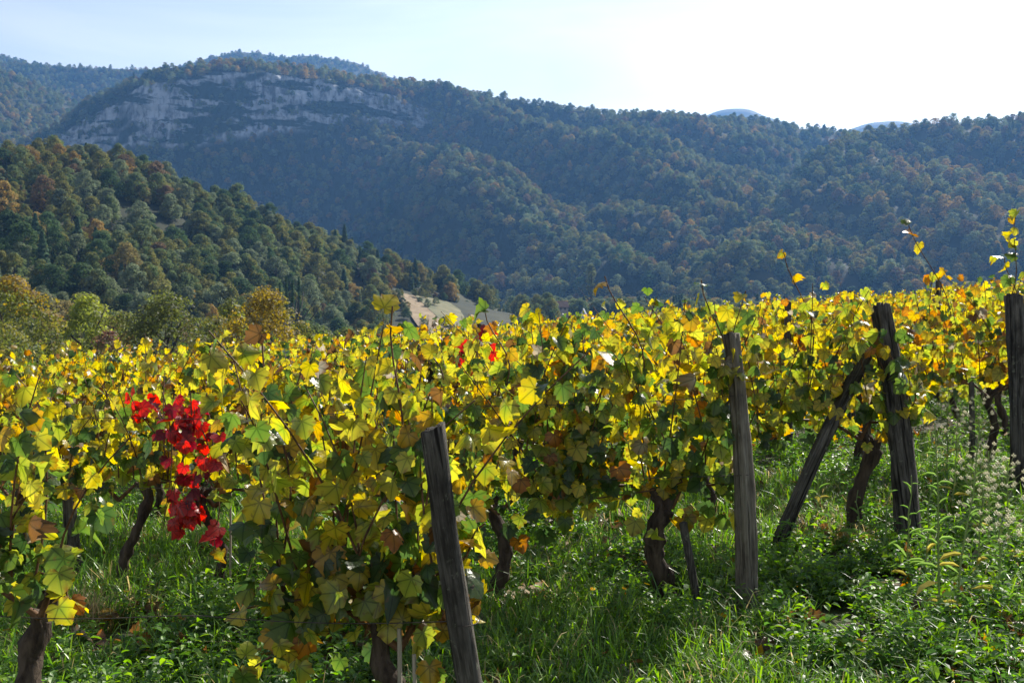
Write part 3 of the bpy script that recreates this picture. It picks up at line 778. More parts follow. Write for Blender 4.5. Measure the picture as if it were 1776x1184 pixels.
for nm, px, d, tp, wd, cols, lab, q, qs in ht:
    stand_tree(nm, px, d, tp, wd, cols, lab, q, qs, base=0.02, nclump=75, zoff=-0.3, mat=M_HEDGE, clr=0.55, group='hedge behind the vineyard')

# ------------------------------------------------------------------ vine leaves
HALF = [(0.12, -0.13), (0.27, -0.18), (0.36, -0.09), (0.52, -0.02), (0.47, 0.11), (0.56, 0.19), (0.61, 0.35), (0.49, 0.41), (0.40, 0.47), (0.47, 0.64), (0.31, 0.69), (0.19, 0.84)]
HALF_LOW = [(0.26, -0.15), (0.52, 0.08), (0.50, 0.40), (0.36, 0.68)]
def leaf_template(rng, low=False, curl=1.0):
    half = HALF_LOW if low else HALF
    w1, w2 = 0.88 + 0.24 * rng.random(2)
    h1 = [(x * w1 * (1 + 0.10 * (rng.random() - 0.5)), y + 0.04 * (rng.random() - 0.5)) for x, y in half]
    h2 = [(-x * w2 * (1 + 0.10 * (rng.random() - 0.5)), y + 0.04 * (rng.random() - 0.5)) for x, y in half]
    out = np.array([(0.0, 0.06)] + h1 + [(0.04 * (rng.random() - 0.5), 0.97)] + h2[::-1])
    c = np.array([0.0, 0.22]); n = len(out)
    if low:
        P = np.vstack([c, out]); F = [(0, 1 + i, 1 + (i + 1) % n) for i in range(n)]
    else:
        m = 8
        pick = np.round(np.linspace(0, n, m, endpoint=False)).astype(int)
        ring = c + (out[pick] - c) * 0.52
        P = np.vstack([c, ring, out])
        F = [(0, 1 + i, 1 + (i + 1) % m) for i in range(m)]
        for i in range(m):
            a0, a1 = pick[i], (pick[i + 1] if i < m - 1 else n)
            mid = (a0 + a1) // 2
            for q in range(a0, a1):
                F.append((1 + i if q < mid else 1 + (i + 1) % m, 1 + m + q, 1 + m + (q + 1) % n))
            F.append((1 + i, 1 + m + mid % n, 1 + (i + 1) % m))
    x, y = P[:, 0], P[:, 1] - 0.22
    r = np.hypot(x, y); th = np.arctan2(x, y)
    fold = (0.15 + 0.5 * rng.random()) * rng.choice([-1, 1]) * curl; droop = (0.15 + 0.45 * rng.random()) * curl
    z = fold * x * x * 1.4 + 0.25 * fold * np.abs(x) - droop * np.where(y > 0, y * y, 0.4 * y * y) + curl * 0.10 * r * r * np.sin(3 * th + rng.random() * 6) + curl * 0.06 * r * np.sin(5 * th + rng.random() * 6) * r
    z = z + curl * 0.25 * (rng.random() - 0.5) * x * y
    V = np.stack([P[:, 0], P[:, 1], z], -1)
    return V, np.array(F)

STYLES = {
    'yellow': ((0.60, 0.50, 0.035), (0.64, 0.47, 0.03)),
    'pale': ((0.46, 0.44, 0.05), (0.56, 0.48, 0.05)),
    'lime': ((0.28, 0.35, 0.035), (0.40, 0.41, 0.05)),
    'green': ((0.095, 0.175, 0.03), (0.14, 0.20, 0.03)),
    'dark': ((0.045, 0.095, 0.026), (0.068, 0.115, 0.028)),
    'gold': ((0.60, 0.40, 0.025), (0.54, 0.27, 0.02)),
    'orange': ((0.55, 0.24, 0.02), (0.36, 0.11, 0.015)),
    'brown': ((0.22, 0.11, 0.035), (0.13, 0.065, 0.025)),
    'dry': ((0.40, 0.36, 0.28), (0.28, 0.20, 0.13)),
    'greenheart': ((0.24, 0.35, 0.04), (0.60, 0.47, 0.035)),
    'rustrim': ((0.24, 0.29, 0.03), (0.36, 0.14, 0.02)),
    'red': ((0.70, 0.045, 0.035), (0.60, 0.03, 0.028)),
    'darkred': ((0.17, 0.012, 0.024), (0.25, 0.014, 0.020)),
}
SN = list(STYLES)
MIX_YELLOW = dict(yellow=.24, pale=.18, lime=.10, green=.11, dark=.07, gold=.10, orange=.04, brown=.03, dry=.02, greenheart=.08, rustrim=.02)
MIX_GREEN = dict(yellow=.07, pale=.09, lime=.17, green=.36, dark=.20, gold=.03, orange=.02, brown=.01, dry=.01, greenheart=.07, rustrim=.02)
MIX_HALF = dict(yellow=.19, pale=.15, lime=.15, green=.20, dark=.10, gold=.08, orange=.03, brown=.02, dry=.015, greenheart=.08, rustrim=.02)
MIX_GOLD = dict(yellow=.28, pale=.14, lime=.06, green=.06, dark=.05, gold=.20, orange=.08, brown=.05, dry=.02, greenheart=.04, rustrim=.02)
MIX_RED = dict(red=.56, darkred=.33, orange=.03, brown=.06, rustrim=.02)
def style_probs(mix):
    p = np.array([mix.get(s, 0.0) for s in SN]); return p / p.sum()

rl = np.random.default_rng(33)
NSH = 8
LEAF_T = [leaf_template(rl, curl=(1.0, 0.8, 1.2, 0.7, 1.0, 1.5, 2.6, 3.2)[k]) for k in range(NSH)]
LOW_T = [leaf_template(rl, True) for _ in range(NSH)]
def leaf_colours(style, n_out, rng):
    c0, c1 = (np.array(c) for c in STYLES[style])
    c = np.empty((n_out + 1, 3)); c[0] = c0
    j = 1 + 0.3 * (rng.random((n_out, 1)) - 0.5)
    c[1:] = (c1 * 0.75 + c0 * 0.25) * j
    if n_out > 20: c[1:9] = c0 * 0.6 + c1 * 0.4
    for i in range(9 if n_out > 20 else 1, n_out + 1):
        if rng.random() < 0.10 and style not in ('green', 'dark', 'red'): c[i] = (0.22, 0.10, 0.02)
    return c
LEAF_ME = {}
for s in SN:
    for k in range(NSH):
        V, F = LEAF_T[k]
        LEAF_ME[s, k] = make_mesh('vine_leaf', V, F, M_VINE, leaf_colours(s, len(V) - 1, rl), smooth=True, uv=V)

def vine_plan(rng, length=1.05, zc=0.62, top=1.5, nshoot=10, step=0.052, thick=0.17, shift=0.0, hang=0.35, low=0.42, arch=0.0, ends=1.0):
    """canes as polylines and leaves as (position, normal, tip direction, size) in the vine's own frame (x along the row)"""
    canes, pos, nor, tip, siz = [], [], [], [], []
    xs = (np.arange(nshoot) + 0.5) / nshoot - 0.5
    for a in (-1, 1):          # arms along the wire
        canes.append((np.array([[0, 0, zc - 0.14], [shift * 0.4 + a * 0.12, 0.01, zc - 0.03], [shift + a * length * 0.45, 0.0, zc + 0.02 * rng.normal()]]), (0.014, 0.010, 0.006)))
    for q in xs:
        x0 = shift + q * length + rng.normal() * 0.03
        h = (top - zc) * (0.72 + 0.42 * rng.random())
        lean = np.array([rng.normal() * 0.20 + arch * q, rng.normal() * thick * 0.9])
        bend = np.array([rng.normal() * 0.18, rng.normal() * 0.14])
        kk = 7
        t = np.linspace(0, 1, kk)
        droop = max(0, rng.random() - 0.62) * 1.0
        pts = np.stack([x0 + lean[0] * t * h + bend[0] * t * t, rng.normal() * 0.02 + lean[1] * t + bend[1] * t * t, zc + h * (t - droop * t ** 3 * 0.8)], -1)
        canes.append((pts, np.linspace(0.0052, 0.0024, kk)))
        nn = int(h / step * ends)
        for i in range(nn):
            tt = (i + 0.6 * rng.random()) / nn
            f = tt * (kk - 1); i0 = min(int(f), kk - 2); p = pts[i0] * (1 - (f - i0)) + pts[i0 + 1] * (f - i0)
            for rep in range(1 if rng.random() < 0.55 else 2):
                th = rng.random() * 6.283
                r = (0.035 + 0.09 * rng.random()) * (1.15 - 0.5 * tt)
                o = np.array([math.cos(th) * r * 1.1, math.sin(th) * r * (1 + thick * 2.0), 0.035 * rng.normal()])
                side = 1 if math.sin(th) > 0 else -1
                nv = np.array([0.55 * math.cos(th), side * (0.35 + 0.75 * rng.random()), 0.15 + 0.55 * rng.random()]) + rng.normal(size=3) * 0.34
                pos.append(p + o); nor.append(nv); tip.append(np.array([o[0] * 4, o[1] * 4, -0.75]) + rng.normal(size=3) * 0.38)
                siz.append((0.050 + 0.046 * rng.random() ** 0.9) * (1.08 - 0.45 * max(0, tt - 0.45)))
    for _ in range(int(length * 42 * hang / 0.35)):      # skirt of low leaves
        x = shift + (rng.random() - 0.5) * length; y = rng.normal() * 0.13
        z = low + (zc + 0.15 - low) * rng.random() ** 0.7
        side = rng.choice([-1, 1])
        pos.append(np.array([x, y, z])); nor.append(np.array([0, side * 1.0, 0.3]) + rng.normal(size=3) * 0.35)
        tip.append(np.array([0, 0, -1.0]) + rng.normal(size=3) * 0.4); siz.append(0.055 + 0.040 * rng.random())
    return canes, np.array(pos), np.array(nor), np.array(tip), np.array(siz)

def frames(nor, tip):
    z = nor / np.linalg.norm(nor, axis=1)[:, None]
    y = tip - z * (tip * z).sum(1)[:, None]; y /= np.linalg.norm(y, axis=1)[:, None] + 1e-9
    x = np.cross(y, z)
    return np.stack([x, y, z], -1)       # columns

def joined_leaves(pos, nor, tip, siz, sty, rng, low=False):
    T = LOW_T if low else LEAF_T
    Fm = frames(nor, tip)
    Vs, Fs, Cs, Us, n0 = [], [], [], [], 0
    shp = rng.integers(0, NSH, len(pos))
    for k in range(NSH):
        V, F = T[k]
        sel = np.nonzero(shp == k)[0]
        if not len(sel): continue
        W = np.einsum('nij,vj->nvi', Fm[sel], V) * siz[sel][:, None, None] + pos[sel][:, None, :]
        m = len(V)
        c = np.empty((len(sel), m, 3))
        for q, s in enumerate(sel): c[q] = leaf_colours(SN[sty[s]], m - 1, rng)
        Fs.append((np.arange(len(sel))[:, None, None] * m + F[None] + n0).reshape(-1, 3)); n0 += len(sel) * m
        Vs.append(W.reshape(-1, 3)); Cs.append(c.reshape(-1, 3)); Us.append(np.tile(V, (len(sel), 1)))
    return np.concatenate(Vs), np.concatenate(Fs), np.concatenate(Cs), np.concatenate(Us)

def trunk_arrays(b, rng, h=0.5, r=0.032, gnarl=0.075, head=True, lean=(0, 0)):
    k = 16
    t = np.linspace(0, 1, k)
    P = np.stack([lean[0] * t * h + gnarl * np.sin(t * 5 + rng.random() * 6) * t, lean[1] * t * h + gnarl * 0.7 * np.sin(t * 4 + rng.random() * 6) * t, -0.08 + (h + 0.08) * t], -1)
    rad = 0.86 * r * (1.25 - 0.35 * t + 0.38 * rng.random(k)); rad[-3:] *= 1.12
    P[:, :2] += rng.normal(size=(k, 2)) * r * 0.16; b.tube(P, rad, 12, wob=0.26, rng=rng)
    if head:
        for _ in range(3):
            q = rng.normal(size=2); q /= np.linalg.norm(q)
            e = P[-1] + np.array([q[0] * 0.09, q[1] * 0.05, 0.05 + 0.05 * rng.random()])
            b.tube([P[-2], (P[-1] + e) / 2 + [0, 0, 0.01], e], [r * 0.8, r * 0.62, r * 0.4], 7, wob=0.15, rng=rng)
    return P[-1]

ROW_RZ = -0.20

def near_vine(x, y, seed, label, mix=MIX_YELLOW, mix_low=None, trunk=(0.5, 0.032), tlean=(0, 0), scale=1.0, extra=None, group=None, max_leaf=296, **kw):
    rng = np.random.default_rng(seed)
    root = empty('grape_vine', (x, y, gz(x, y)), ROW_RZ)
    tag(root, label, 'grape vine', group or 'grape vines of the nearest rows')
    b = MB(); trunk_arrays(b, rng, trunk[0], trunk[1], lean=tlean); link('trunk', b.mesh('trunk', M_BARK, True), root)
    canes, pos, nor, tip, siz = vine_plan(rng, **kw)
    for P, rad in canes:
        b = MB(); b.tube(P, rad, 5); link('cane', b.mesh('cane', M_CANE, True), root)
    zt = kw.get('top', 1.5); zl = kw.get('zc', 0.62)
    hi = style_probs(mix); lo = style_probs(mix_low or mix)  # low mix: greener leaves, with canopy shade put into their colour too
    sty = np.array([rng.choice(len(SN), p=hi if rng.random() < (p[2] - zl * 0.8) / (zt - zl * 0.8) + 0.15 else lo) for p in pos])
    if extra:
        for f in extra: pos, nor, tip, siz, sty = f(rng, root, pos, nor, tip, siz, sty)
    keep = np.argsort(pos[:, 1] - siz * 2.0)[:max_leaf]
    Fm = frames(nor, tip)
    for i in keep:
        o = bpy.data.objects.new('leaf', LEAF_ME[SN[sty[i]], int(rng.integers(4, NSH)) if SN[sty[i]] in ('dry', 'brown') else int(rng.integers(NSH - (rng.random() < 0.6) * 2))])
        COL.objects.link(o); o.parent = root
        m = Matrix(Fm[i].tolist()).to_4x4() @ Matrix.Scale(float(siz[i]), 4)
        m.translation = Vector(pos[i].tolist())
        o.matrix_basis = m
    rest = np.setdiff1d(np.arange(len(pos)), keep)
    if len(rest):
        V, F, C, U = joined_leaves(pos[rest], nor[rest], tip[rest], siz[rest], sty[rest], rng)
        o = link('foliage', make_mesh('foliage', V, F, M_VINE, C, smooth=True, uv=U), root); o['kind'] = 'stuff'
    return root

def tall_cane(x0, z0, x1, z1, y0=0.0, y1=0.0, nleaf=5, mix=MIX_YELLOW, size=0.07, spread=1.0):
    """a shoot that stands out of the canopy"""
    def f(rng, root, pos, nor, tip, siz, sty):
        t = np.linspace(0, 1, 8)
        P = np.stack([x0 + (x1 - x0) * t + 0.04 * np.sin(t * 5), y0 + (y1 - y0) * t, z0 + (z1 - z0) * t], -1)
        b = MB(); b.tube(P, np.linspace(0.005, 0.0032, 8), 5); link('cane', b.mesh('cane', M_CANE, True), root)
        pr = style_probs(mix)
        T = (1 - (np.arange(nleaf) / max(nleaf, 1)) * spread)
        pp = np.stack([np.interp(T, t, P[:, k]) for k in range(3)], -1) + rng.normal(size=(nleaf, 3)) * 0.02
        nn = rng.normal(size=(nleaf, 3)) * 0.6 + np.array([0, -0.5, 0.5]); tt = rng.normal(size=(nleaf, 3)) * 0.8 + np.array([0, 0, -0.4])
        return (np.vstack([pp, pos]), np.vstack([nn, nor]), np.vstack([tt, tip]), np.concatenate([size * (0.7 + 0.6 * rng.random(nleaf)), siz]),
                np.concatenate([rng.choice(len(SN), nleaf, p=pr), sty]))
    return f

def red_cane(x0, zt, zb, n=46):
    """a hanging run of crimson leaves"""
    def f(rng, root, pos, nor, tip, siz, sty):
        for q in range(3):
            t = np.linspace(0, 1, 7)
            P = np.stack([x0 + (q - 1) * 0.10 + 0.10 * np.sin(t * 3 + q), -0.12 - 0.05 * t + 0.03 * np.cos(t * 5), zt + (zb - zt) * t], -1)
            b = MB(); b.tube(P, np.linspace(0.0045, 0.002, 7), 5); link('cane', b.mesh('cane', M_CANE, True), root)
        pr = style_probs(MIX_RED)
        T = rng.random(n) ** 0.9
        wdt = 0.03 + 0.085 * np.sin(np.pi * np.clip(T * 0.9 + 0.1, 0, 1))
        pp = np.stack([x0 + 0.10 * np.sin(T * 3) + rng.normal(size=n) * wdt * 0.8 + 0.10 * (T - 0.4), -0.16 + rng.normal(size=n) * 0.06, zt + (zb - zt) * T], -1)
        nn = rng.normal(size=(n, 3)) * 0.45 + np.array([0, -0.8, 0.25]); tt = rng.normal(size=(n, 3)) * 0.35 + np.array([0, 0, -1.0])
        # keep the yellow leaves of the vine out of the red run
        free = ~((np.abs(pos[:, 0] - x0) < 0.2) & (pos[:, 1] < 0.0))
        pos, nor, tip, siz, sty = pos[free], nor[free], tip[free], siz[free], sty[free]
        return (np.vstack([pp, pos]), np.vstack([nn, nor]), np.vstack([tt, tip]), np.concatenate([0.056 + 0.036 * rng.random(n), siz]),
                np.concatenate([rng.choice(len(SN), n, p=pr), sty]))
    return f

# nearest row: one full vine behind the leaning post, one at the left edge
near_vine(-0.38, 3.32, 101, 'large yellow and green vine directly behind the leaning grey post', MIX_HALF, MIX_GREEN, (0.50, 0.029), shift=-0.15, length=0.62, zc=0.64, top=1.54, nshoot=14, low=0.42, hang=0.9, thick=0.17, step=0.045,
          extra=[tall_cane(-0.05, 1.0, 0.02, 1.66, 0, 0, 7, MIX_GOLD, 0.08), tall_cane(-0.42, 0.8, -0.45, 1.56, 0, 0, 8, MIX_GOLD, 0.08), tall_cane(-0.25, 0.66, -0.56, 0.34, 0, -0.05, 26, MIX_YELLOW, 0.07), tall_cane(-0.2, 0.7, -0.50, 0.62, 0, -0.05, 16, MIX_YELLOW, 0.07),
                 tall_cane(0.1, 0.75, 0.34, 0.95, 0.0, -0.02, 8, MIX_GOLD, 0.08), tall_cane(0.1, 0.62, 0.36, 0.72, 0.0, 0.02, 6, MIX_GOLD, 0.08)])
near_vine(-1.73, 3.60, 102, 'vine with a thick gnarled trunk at the bottom left corner', MIX_HALF, MIX_GREEN, (0.55, 0.035), shift=-0.20, length=0.62, zc=0.72, top=1.40, nshoot=10, low=0.60, hang=0.35,
          extra=[tall_cane(0.0, 0.75, 0.20, 0.66, 0, -0.03, 5, MIX_GOLD, 0.075)])
# second row
near_vine(0.84, 5.20, 103, 'dark leaved vine with a stout cut trunk beside the pale square post', MIX_HALF, MIX_GREEN, (0.52, 0.047), tlean=(-0.14, 0), shift=-0.17, length=1.00, zc=0.66, top=1.55, nshoot=15, low=0.44, hang=0.8, thick=0.20, step=0.046,
          extra=[tall_cane(-0.15, 1.2, -0.32, 1.74, 0, 0, 5), tall_cane(0.25, 1.2, 0.18, 1.72, 0, 0, 7), tall_cane(0.05, 0.66, -0.42, 0.56, 0, -0.1, 8, MIX_GOLD, 0.08)])
near_vine(-0.08, 5.36, 104, 'yellow vine between the leaning post and the dark leaved vine', MIX_HALF, MIX_GREEN, (0.5, 0.035), length=1.05, zc=0.64, top=1.48, nshoot=14, low=0.40, hang=0.7, step=0.048,
          extra=[tall_cane(0.05, 1.2, -0.03, 1.60, 0, 0, 6), tall_cane(-0.3, 1.2, -0.5, 1.52, 0, 0, 4)])
near_vine(-1.02, 5.72, 105, 'sparse yellow vine hidden behind the large near vine', MIX_YELLOW, MIX_YELLOW, (0.5, 0.03), length=0.95, zc=0.62, top=1.36, nshoot=9, low=0.55)
near_vine(-1.80, 5.98, 106, 'vine with a hanging run of crimson red leaves', MIX_YELLOW, MIX_YELLOW, (0.55, 0.028), length=0.80, zc=0.66, top=1.28, nshoot=6, low=0.62, hang=0.1,
          extra=[red_cane(-0.18, 1.22, 0.40, 70), tall_cane(-0.3, 0.8, -0.42, 1.20, -0.1, -0.14, 6, MIX_RED, 0.08, 0.5), tall_cane(-0.02, 0.8, -0.02, 1.14, -0.1, -0.12, 8, MIX_RED, 0.075, 0.6), tall_cane(0.02, 0.7, 0.12, 0.3, -0.1, -0.15, 4, MIX_RED, 0.08, 0.4)])
near_vine(-2.42, 6.08, 107, 'green and yellow vine with slim dark trunk left of the crimson leaves', MIX_HALF, MIX_GREEN, (0.62, 0.028), tlean=(0.22, 0), length=0.85, zc=0.70, top=1.30, nshoot=9, low=0.52, hang=0.5)
near_vine(-3.15, 6.28, 108, 'yellow vine beside the short dark post near the left edge', MIX_YELLOW, MIX_YELLOW, (0.55, 0.03), length=0.9, zc=0.68, top=1.32, nshoot=9, low=0.55)
# third row
near_vine(2.22, 6.32, 109, 'green and gold vine tangled round the top of the slanted brace', MIX_HALF, MIX_GREEN, (0.62, 0.040), shift=-0.16, length=1.0, zc=0.80, top=1.56, nshoot=13, low=0.66, thick=0.19, hang=0.5,
          extra=[tall_cane(-0.3, 1.2, -0.45, 1.85, 0, 0, 4), tall_cane(0.2, 0.8, 0.36, 1.05, 0, -0.22, 12, MIX_HALF, 0.075), tall_cane(0.2, 1.1, 0.30, 1.40, -0.05, -0.22, 8, MIX_HALF, 0.075)])
near_vine(1.30, 6.62, 110, 'yellow vine between the pale square post and the slanted brace', MIX_YELLOW, MIX_GREEN, (0.52, 0.03), length=1.0, zc=0.7, top=1.46, nshoot=11, low=0.6)
near_vine(0.34, 6.98, 111, 'yellow vine with thin trunk, second from the slanted brace', MIX_YELLOW, MIX_YELLOW, (0.55, 0.03), length=1.05, zc=0.64, top=1.48, nshoot=11, low=0.5)
for q, (x, lab) in enumerate(((-0.70, 'yellow third-row vine standing just right of the near leaning post top'), (-1.72, 'yellow third-row vine showing above the large near vine'),
                              (-2.75, 'yellow third-row vine standing just right of the crimson leaves'), (-3.75, 'yellow third-row vine at the left edge behind the short post'))):
    near_vine(x, 7.05 - 0.2 * x, 112 + q, lab, MIX_YELLOW, MIX_YELLOW, (0.52, 0.03), length=1.05, zc=0.62, top=1.42, nshoot=11, low=0.5, max_leaf=230)
# fourth row
near_vine(3.92, 8.15, 120, 'golden vine reaching high beside the rough post at the right edge', MIX_GOLD, MIX_YELLOW, (0.6, 0.03), length=1.0, zc=0.74, top=1.58, nshoot=11, low=0.62,
          extra=[tall_cane(-0.3, 1.2, -0.62, 2.02, 0, 0, 3, MIX_YELLOW, 0.09, 0.3), tall_cane(0.1, 1.3, 0.2, 2.12, 0, 0, 7, MIX_YELLOW, 0.09, 0.5), tall_cane(0.2, 1.2, 0.12, 1.75, 0, 0, 8, MIX_YELLOW, 0.09)])
near_vine(2.95, 8.40, 121, 'golden vine behind the rough split post', MIX_GOLD, MIX_YELLOW, (0.6, 0.035), length=1.0, zc=0.72, top=1.50, nshoot=11, low=0.6, max_leaf=260)
near_vine(1.95, 8.60, 122, 'golden fourth-row vine seen left of the brace top', MIX_GOLD, MIX_YELLOW, (0.6, 0.035), length=1.05, zc=0.70, top=1.50, nshoot=11, low=0.6, max_leaf=240)

# ------------------------------------------------------------------ the rows behind
rv = np.random.default_rng(44)
VAR = []
for k in range(12):
    mix = (MIX_YELLOW, MIX_YELLOW, MIX_GOLD)[k % 3]
    lo = (MIX_YELLOW, MIX_GREEN, MIX_YELLOW)[k % 3]
    canes, pos, nor, tip, siz = vine_plan(rv, length=1.12, zc=0.62, top=1.46 + 0.06 * rv.random(), nshoot=12, step=0.050, low=0.45, ends=1.0)
    siz = siz * 0.95
    hi, l2 = style_probs(mix), style_probs(lo)
    sty = np.array([rv.choice(len(SN), p=hi if rv.random() < (p[2] - 0.5) else l2) for p in pos])
    V, F, C, U = joined_leaves(pos, nor, tip, siz, sty, rv, low=False)
    fol = make_mesh('foliage', V, F, M_VINE, C, smooth=True, uv=U)
    V, F, C, U = joined_leaves(pos, nor, tip, siz * 1.08, sty, rv, low=True)
    fol_low = make_mesh('foliage', V, F, M_VINE, C, smooth=True, uv=U)
    b = MB()
    for P, rad in canes: b.tube(P, rad, 4, cap=False)
    cn = b.mesh('cane', M_CANE, True)
    b = MB(); trunk_arrays(b, rv, 0.5, 0.032); tr = b.mesh('trunk', M_BARK, True)
    # one mesh with everything for the far mass
    VAR.append((fol, fol_low, cn, tr))

row_y = [9.0] + [10.8 + 1.75 * k for k in range(17)]
spots = []
for r, y0 in enumerate(row_y):
    x_end = 3.9 + 1.25 * r if r else 1.4
    x = x_end - 0.3 * rv.random()
    while True:
        y = y0 - 0.2 * x
        if x < -0.60 * y - 0.6: break
        if abs(x / y) < 0.56: spots.append((x, y + rv.normal() * 0.05, r))
        x -= 1.02 + 0.12 * rv.random()
spots.sort(key=lambda s: math.hypot(s[0], s[1]))
ROWNAME = ['fourth', 'fifth', 'sixth', 'seventh', 'eighth', 'ninth', 'tenth', 'eleventh', 'twelfth']
far_pts, far_k, far_s = [], [], []
for q, (x, y, r) in enumerate(spots):
    k = int(rv.integers(len(VAR)))
    s = 0.92 + 0.16 * rv.random()
    z = gz(x, y)
    rn_ = ROWNAME[r] + ' row' if r < len(ROWNAME) else 'farthest rows'
    if r <= 1:
        near_vine(x, y, 300 + q, 'yellow autumn grape vine packed into the %s behind the posts' % rn_, (MIX_YELLOW, MIX_GOLD, MIX_YELLOW)[q % 3], MIX_HALF, (0.5, 0.03), group='grape vines of the ' + rn_,
                  length=1.1, zc=0.62, top=1.42 + 0.1 * rv.random(), nshoot=12, step=0.050, low=0.48, max_leaf=290)
    elif q < 276:
        fol, fol_low, cn, tr = VAR[k]
        root = empty('grape_vine', (x, y, z), ROW_RZ + (math.pi if rv.random() < 0.5 else 0) + rv.normal() * 0.06)
        root.scale = (1.0, 1.0, s)
        rn_ = ROWNAME[r] + ' row' if r < len(ROWNAME) else 'farthest rows'
        tag(root, 'yellow autumn grape vine packed into the %s behind the posts' % rn_, 'grape vine', 'grape vines of the ' + rn_)
        near = y < 17
        o = link('foliage', fol if near else fol_low, root); o['kind'] = 'stuff'
        link('cane', cn, root)
        if near: link('trunk', tr, root)
    else:
        far_pts.append((x, y, z)); far_k.append(k); far_s.append((1, 1, s))
if far_pts:
    mass = source_collection('far_vine_source', [v[1] for v in VAR])
    rot = np.zeros((len(far_pts), 3)); rot[:, 2] = ROW_RZ + (rv.random(len(far_pts)) < 0.5) * math.pi
    scatter('vine_foliage', far_pts, far_k, rot, far_s, mass, 'yellow vine foliage of the farthest rows at the edge of the field', 'vines')
# a few red leaved shoots deep in the rows
def red_sprig(x, y, z0, n, label, seed):
    rng = np.random.default_rng(seed)
    root = empty('red_shoot', (x, y, gz(x, y))); tag(root, label, 'vine shoot')
    P = np.array([[0, 0, 0.6], [0.02, -0.1, z0 * 0.75], [0.05, -0.22, z0 + 0.12]])
    b = MB(); b.tube(P, [0.005, 0.004, 0.002], 5); link('cane', b.mesh('cane', M_CANE, True), root)
    for i in range(n):
        o = link('leaf', LEAF_ME[('red', 'red', 'darkred', 'orange')[int(rng.integers(4))], int(rng.integers(NSH))], root)
        nn = np.array([[rng.normal() * 0.4, -0.9, 0.2]]); tt = np.array([[rng.normal() * 0.4, 0, -1.0]])
        m = Matrix(frames(nn, tt)[0].tolist()).to_4x4() @ Matrix.Scale(0.085 + 0.04 * rng.random(), 4)
        m.translation = Vector((0.05 + rng.normal() * 0.05, -0.24 + rng.normal() * 0.05, z0 - 0.26 + 0.40 * rng.random())); o.matrix_basis = m
red_sprig(-0.45, 9.05, 1.20, 10, 'small scarlet leaved shoot left of the far dark post', 5)
red_sprig(-0.28, 10.3, 1.35, 9, 'small scarlet leaved shoot hanging on the far dark post top', 6)

# ------------------------------------------------------------------ posts, brace, stakes, wires
def post(name, base_px, base_d, top_px, top_py, top_d, w, label, cat='post', mat=None, square=False, seed=1, group=None, split=False, sink=0.15, base_z=None, taper=0.8, parts=()):
    rng = np.random.default_rng(seed)
    bx_ = (base_px - 888) / FPX * base_d
    p0 = np.array([bx_, base_d, (gz(bx_, base_d) if base_z is None else base_z)])
    p1 = pix(top_px, top_py, top_d)
    ax = p1 - p0; Ln = np.linalg.norm(ax); ax /= Ln
    q = Vector(ax.tolist()).to_track_quat('Z', 'Y')
    n, k = (24, 40)
    th = np.arange(n) / n * 2 * math.pi + 0.3
    if square:
        c, s_ = np.cos(th), np.sin(th)
        prof = 1 / np.maximum(np.abs(c), np.abs(s_)) * 0.86
    else:
        prof = 1 + 0.10 * np.cos(th * 2 + 1) + 0.07 * np.cos(th * 3 + rng.random() * 6)
    crack = np.zeros(n)
    for _ in range(5 if not square else 3):
        crack[int(rng.integers(n))] = 0.16 + 0.22 * rng.random()
    V = []
    for i in range(k):
        t = i / (k - 1)
        z = -sink + (Ln + sink) * t
        rr = w * 0.5 * (1 - (1 - taper) * t) * prof * (1 - crack * (0.35 + 0.65 * vnoise(np.full(n, t * 4), np.arange(n) * 1.7, seed)))
        rr = rr * (1 + 0.16 * (vnoise(np.full(n, t * 14), th * 3, seed + 3) - 0.5) + 0.22 * (vnoise(np.full(n, t * 2.5), th * 0.8, seed + 5) - 0.5))
        if split and t > 0.55: rr = rr * (1 - 0.3 * (t - 0.55) / 0.45 * (np.cos(th - 0.6) > 0.2))
        cx = 0.18 * w * math.sin(t * 3.1 + seed); cy = 0.12 * w * math.sin(t * 4.3 + seed * 2)
        zt = z + (0.10 * w * np.cos(th - 1.0) + 0.12 * w * (rng.random(n) - 0.5) if i == k - 1 else 0)
        V.append(np.stack([cx + np.cos(th) * rr, cy + np.sin(th) * rr, np.broadcast_to(zt, (n,))], -1))
    topc = V[-1].mean(0) - [0, 0, w * 0.03]
    inner = topc + (V[-1] - topc) * 0.55 + np.stack([np.zeros(n), np.zeros(n), 0.10 * w * (rng.random(n) - 0.5)], -1)
    V = np.concatenate(V + [inner, topc[None]])
    i = np.arange(k)[:, None] * n; j = np.arange(n)[None, :]; j2 = (j + 1) % n
    F4 = np.stack([i + j, i + j2, i + n + j2, i + n + j], -1).reshape(-1, 4)
    base = k * n
    F3 = np.array([(base + a, base + (a + 1) % n, base + n) for a in range(n)])
    o = link(name, make_mesh(name, V, [F3, F4], mat or M_POST, smooth=True))
    o.location = p0; o.rotation_mode = 'QUATERNION'; o.rotation_quaternion = q
    tag(o, label, cat, group)
    return o
END = 'end posts of the vine rows'
post('vineyard_post', 858, 3.12, 751, 742, 3.05, 0.094, 'thick grey weathered post leaning left at the front of the picture', seed=4, group=END, taper=0.86)
post('vineyard_post', 1304, 4.97, 1268, 580, 5.08, 0.098, 'pale square sawn post right of the dark leaved vine', seed=9, square=True, mat=M_POSTPALE, group=END, taper=0.74)
post('vineyard_post', 1592, 6.02, 1521, 531, 6.3, 0.150, 'rough split dark post leaning left next to the slanted brace', seed=15, group=END, taper=0.78, split=True)
post('vineyard_post', 1774, 7.15, 1758, 512, 7.4, 0.135, 'rough dark post at the right edge with vine leaves round it', seed=22, group=END, taper=0.9)
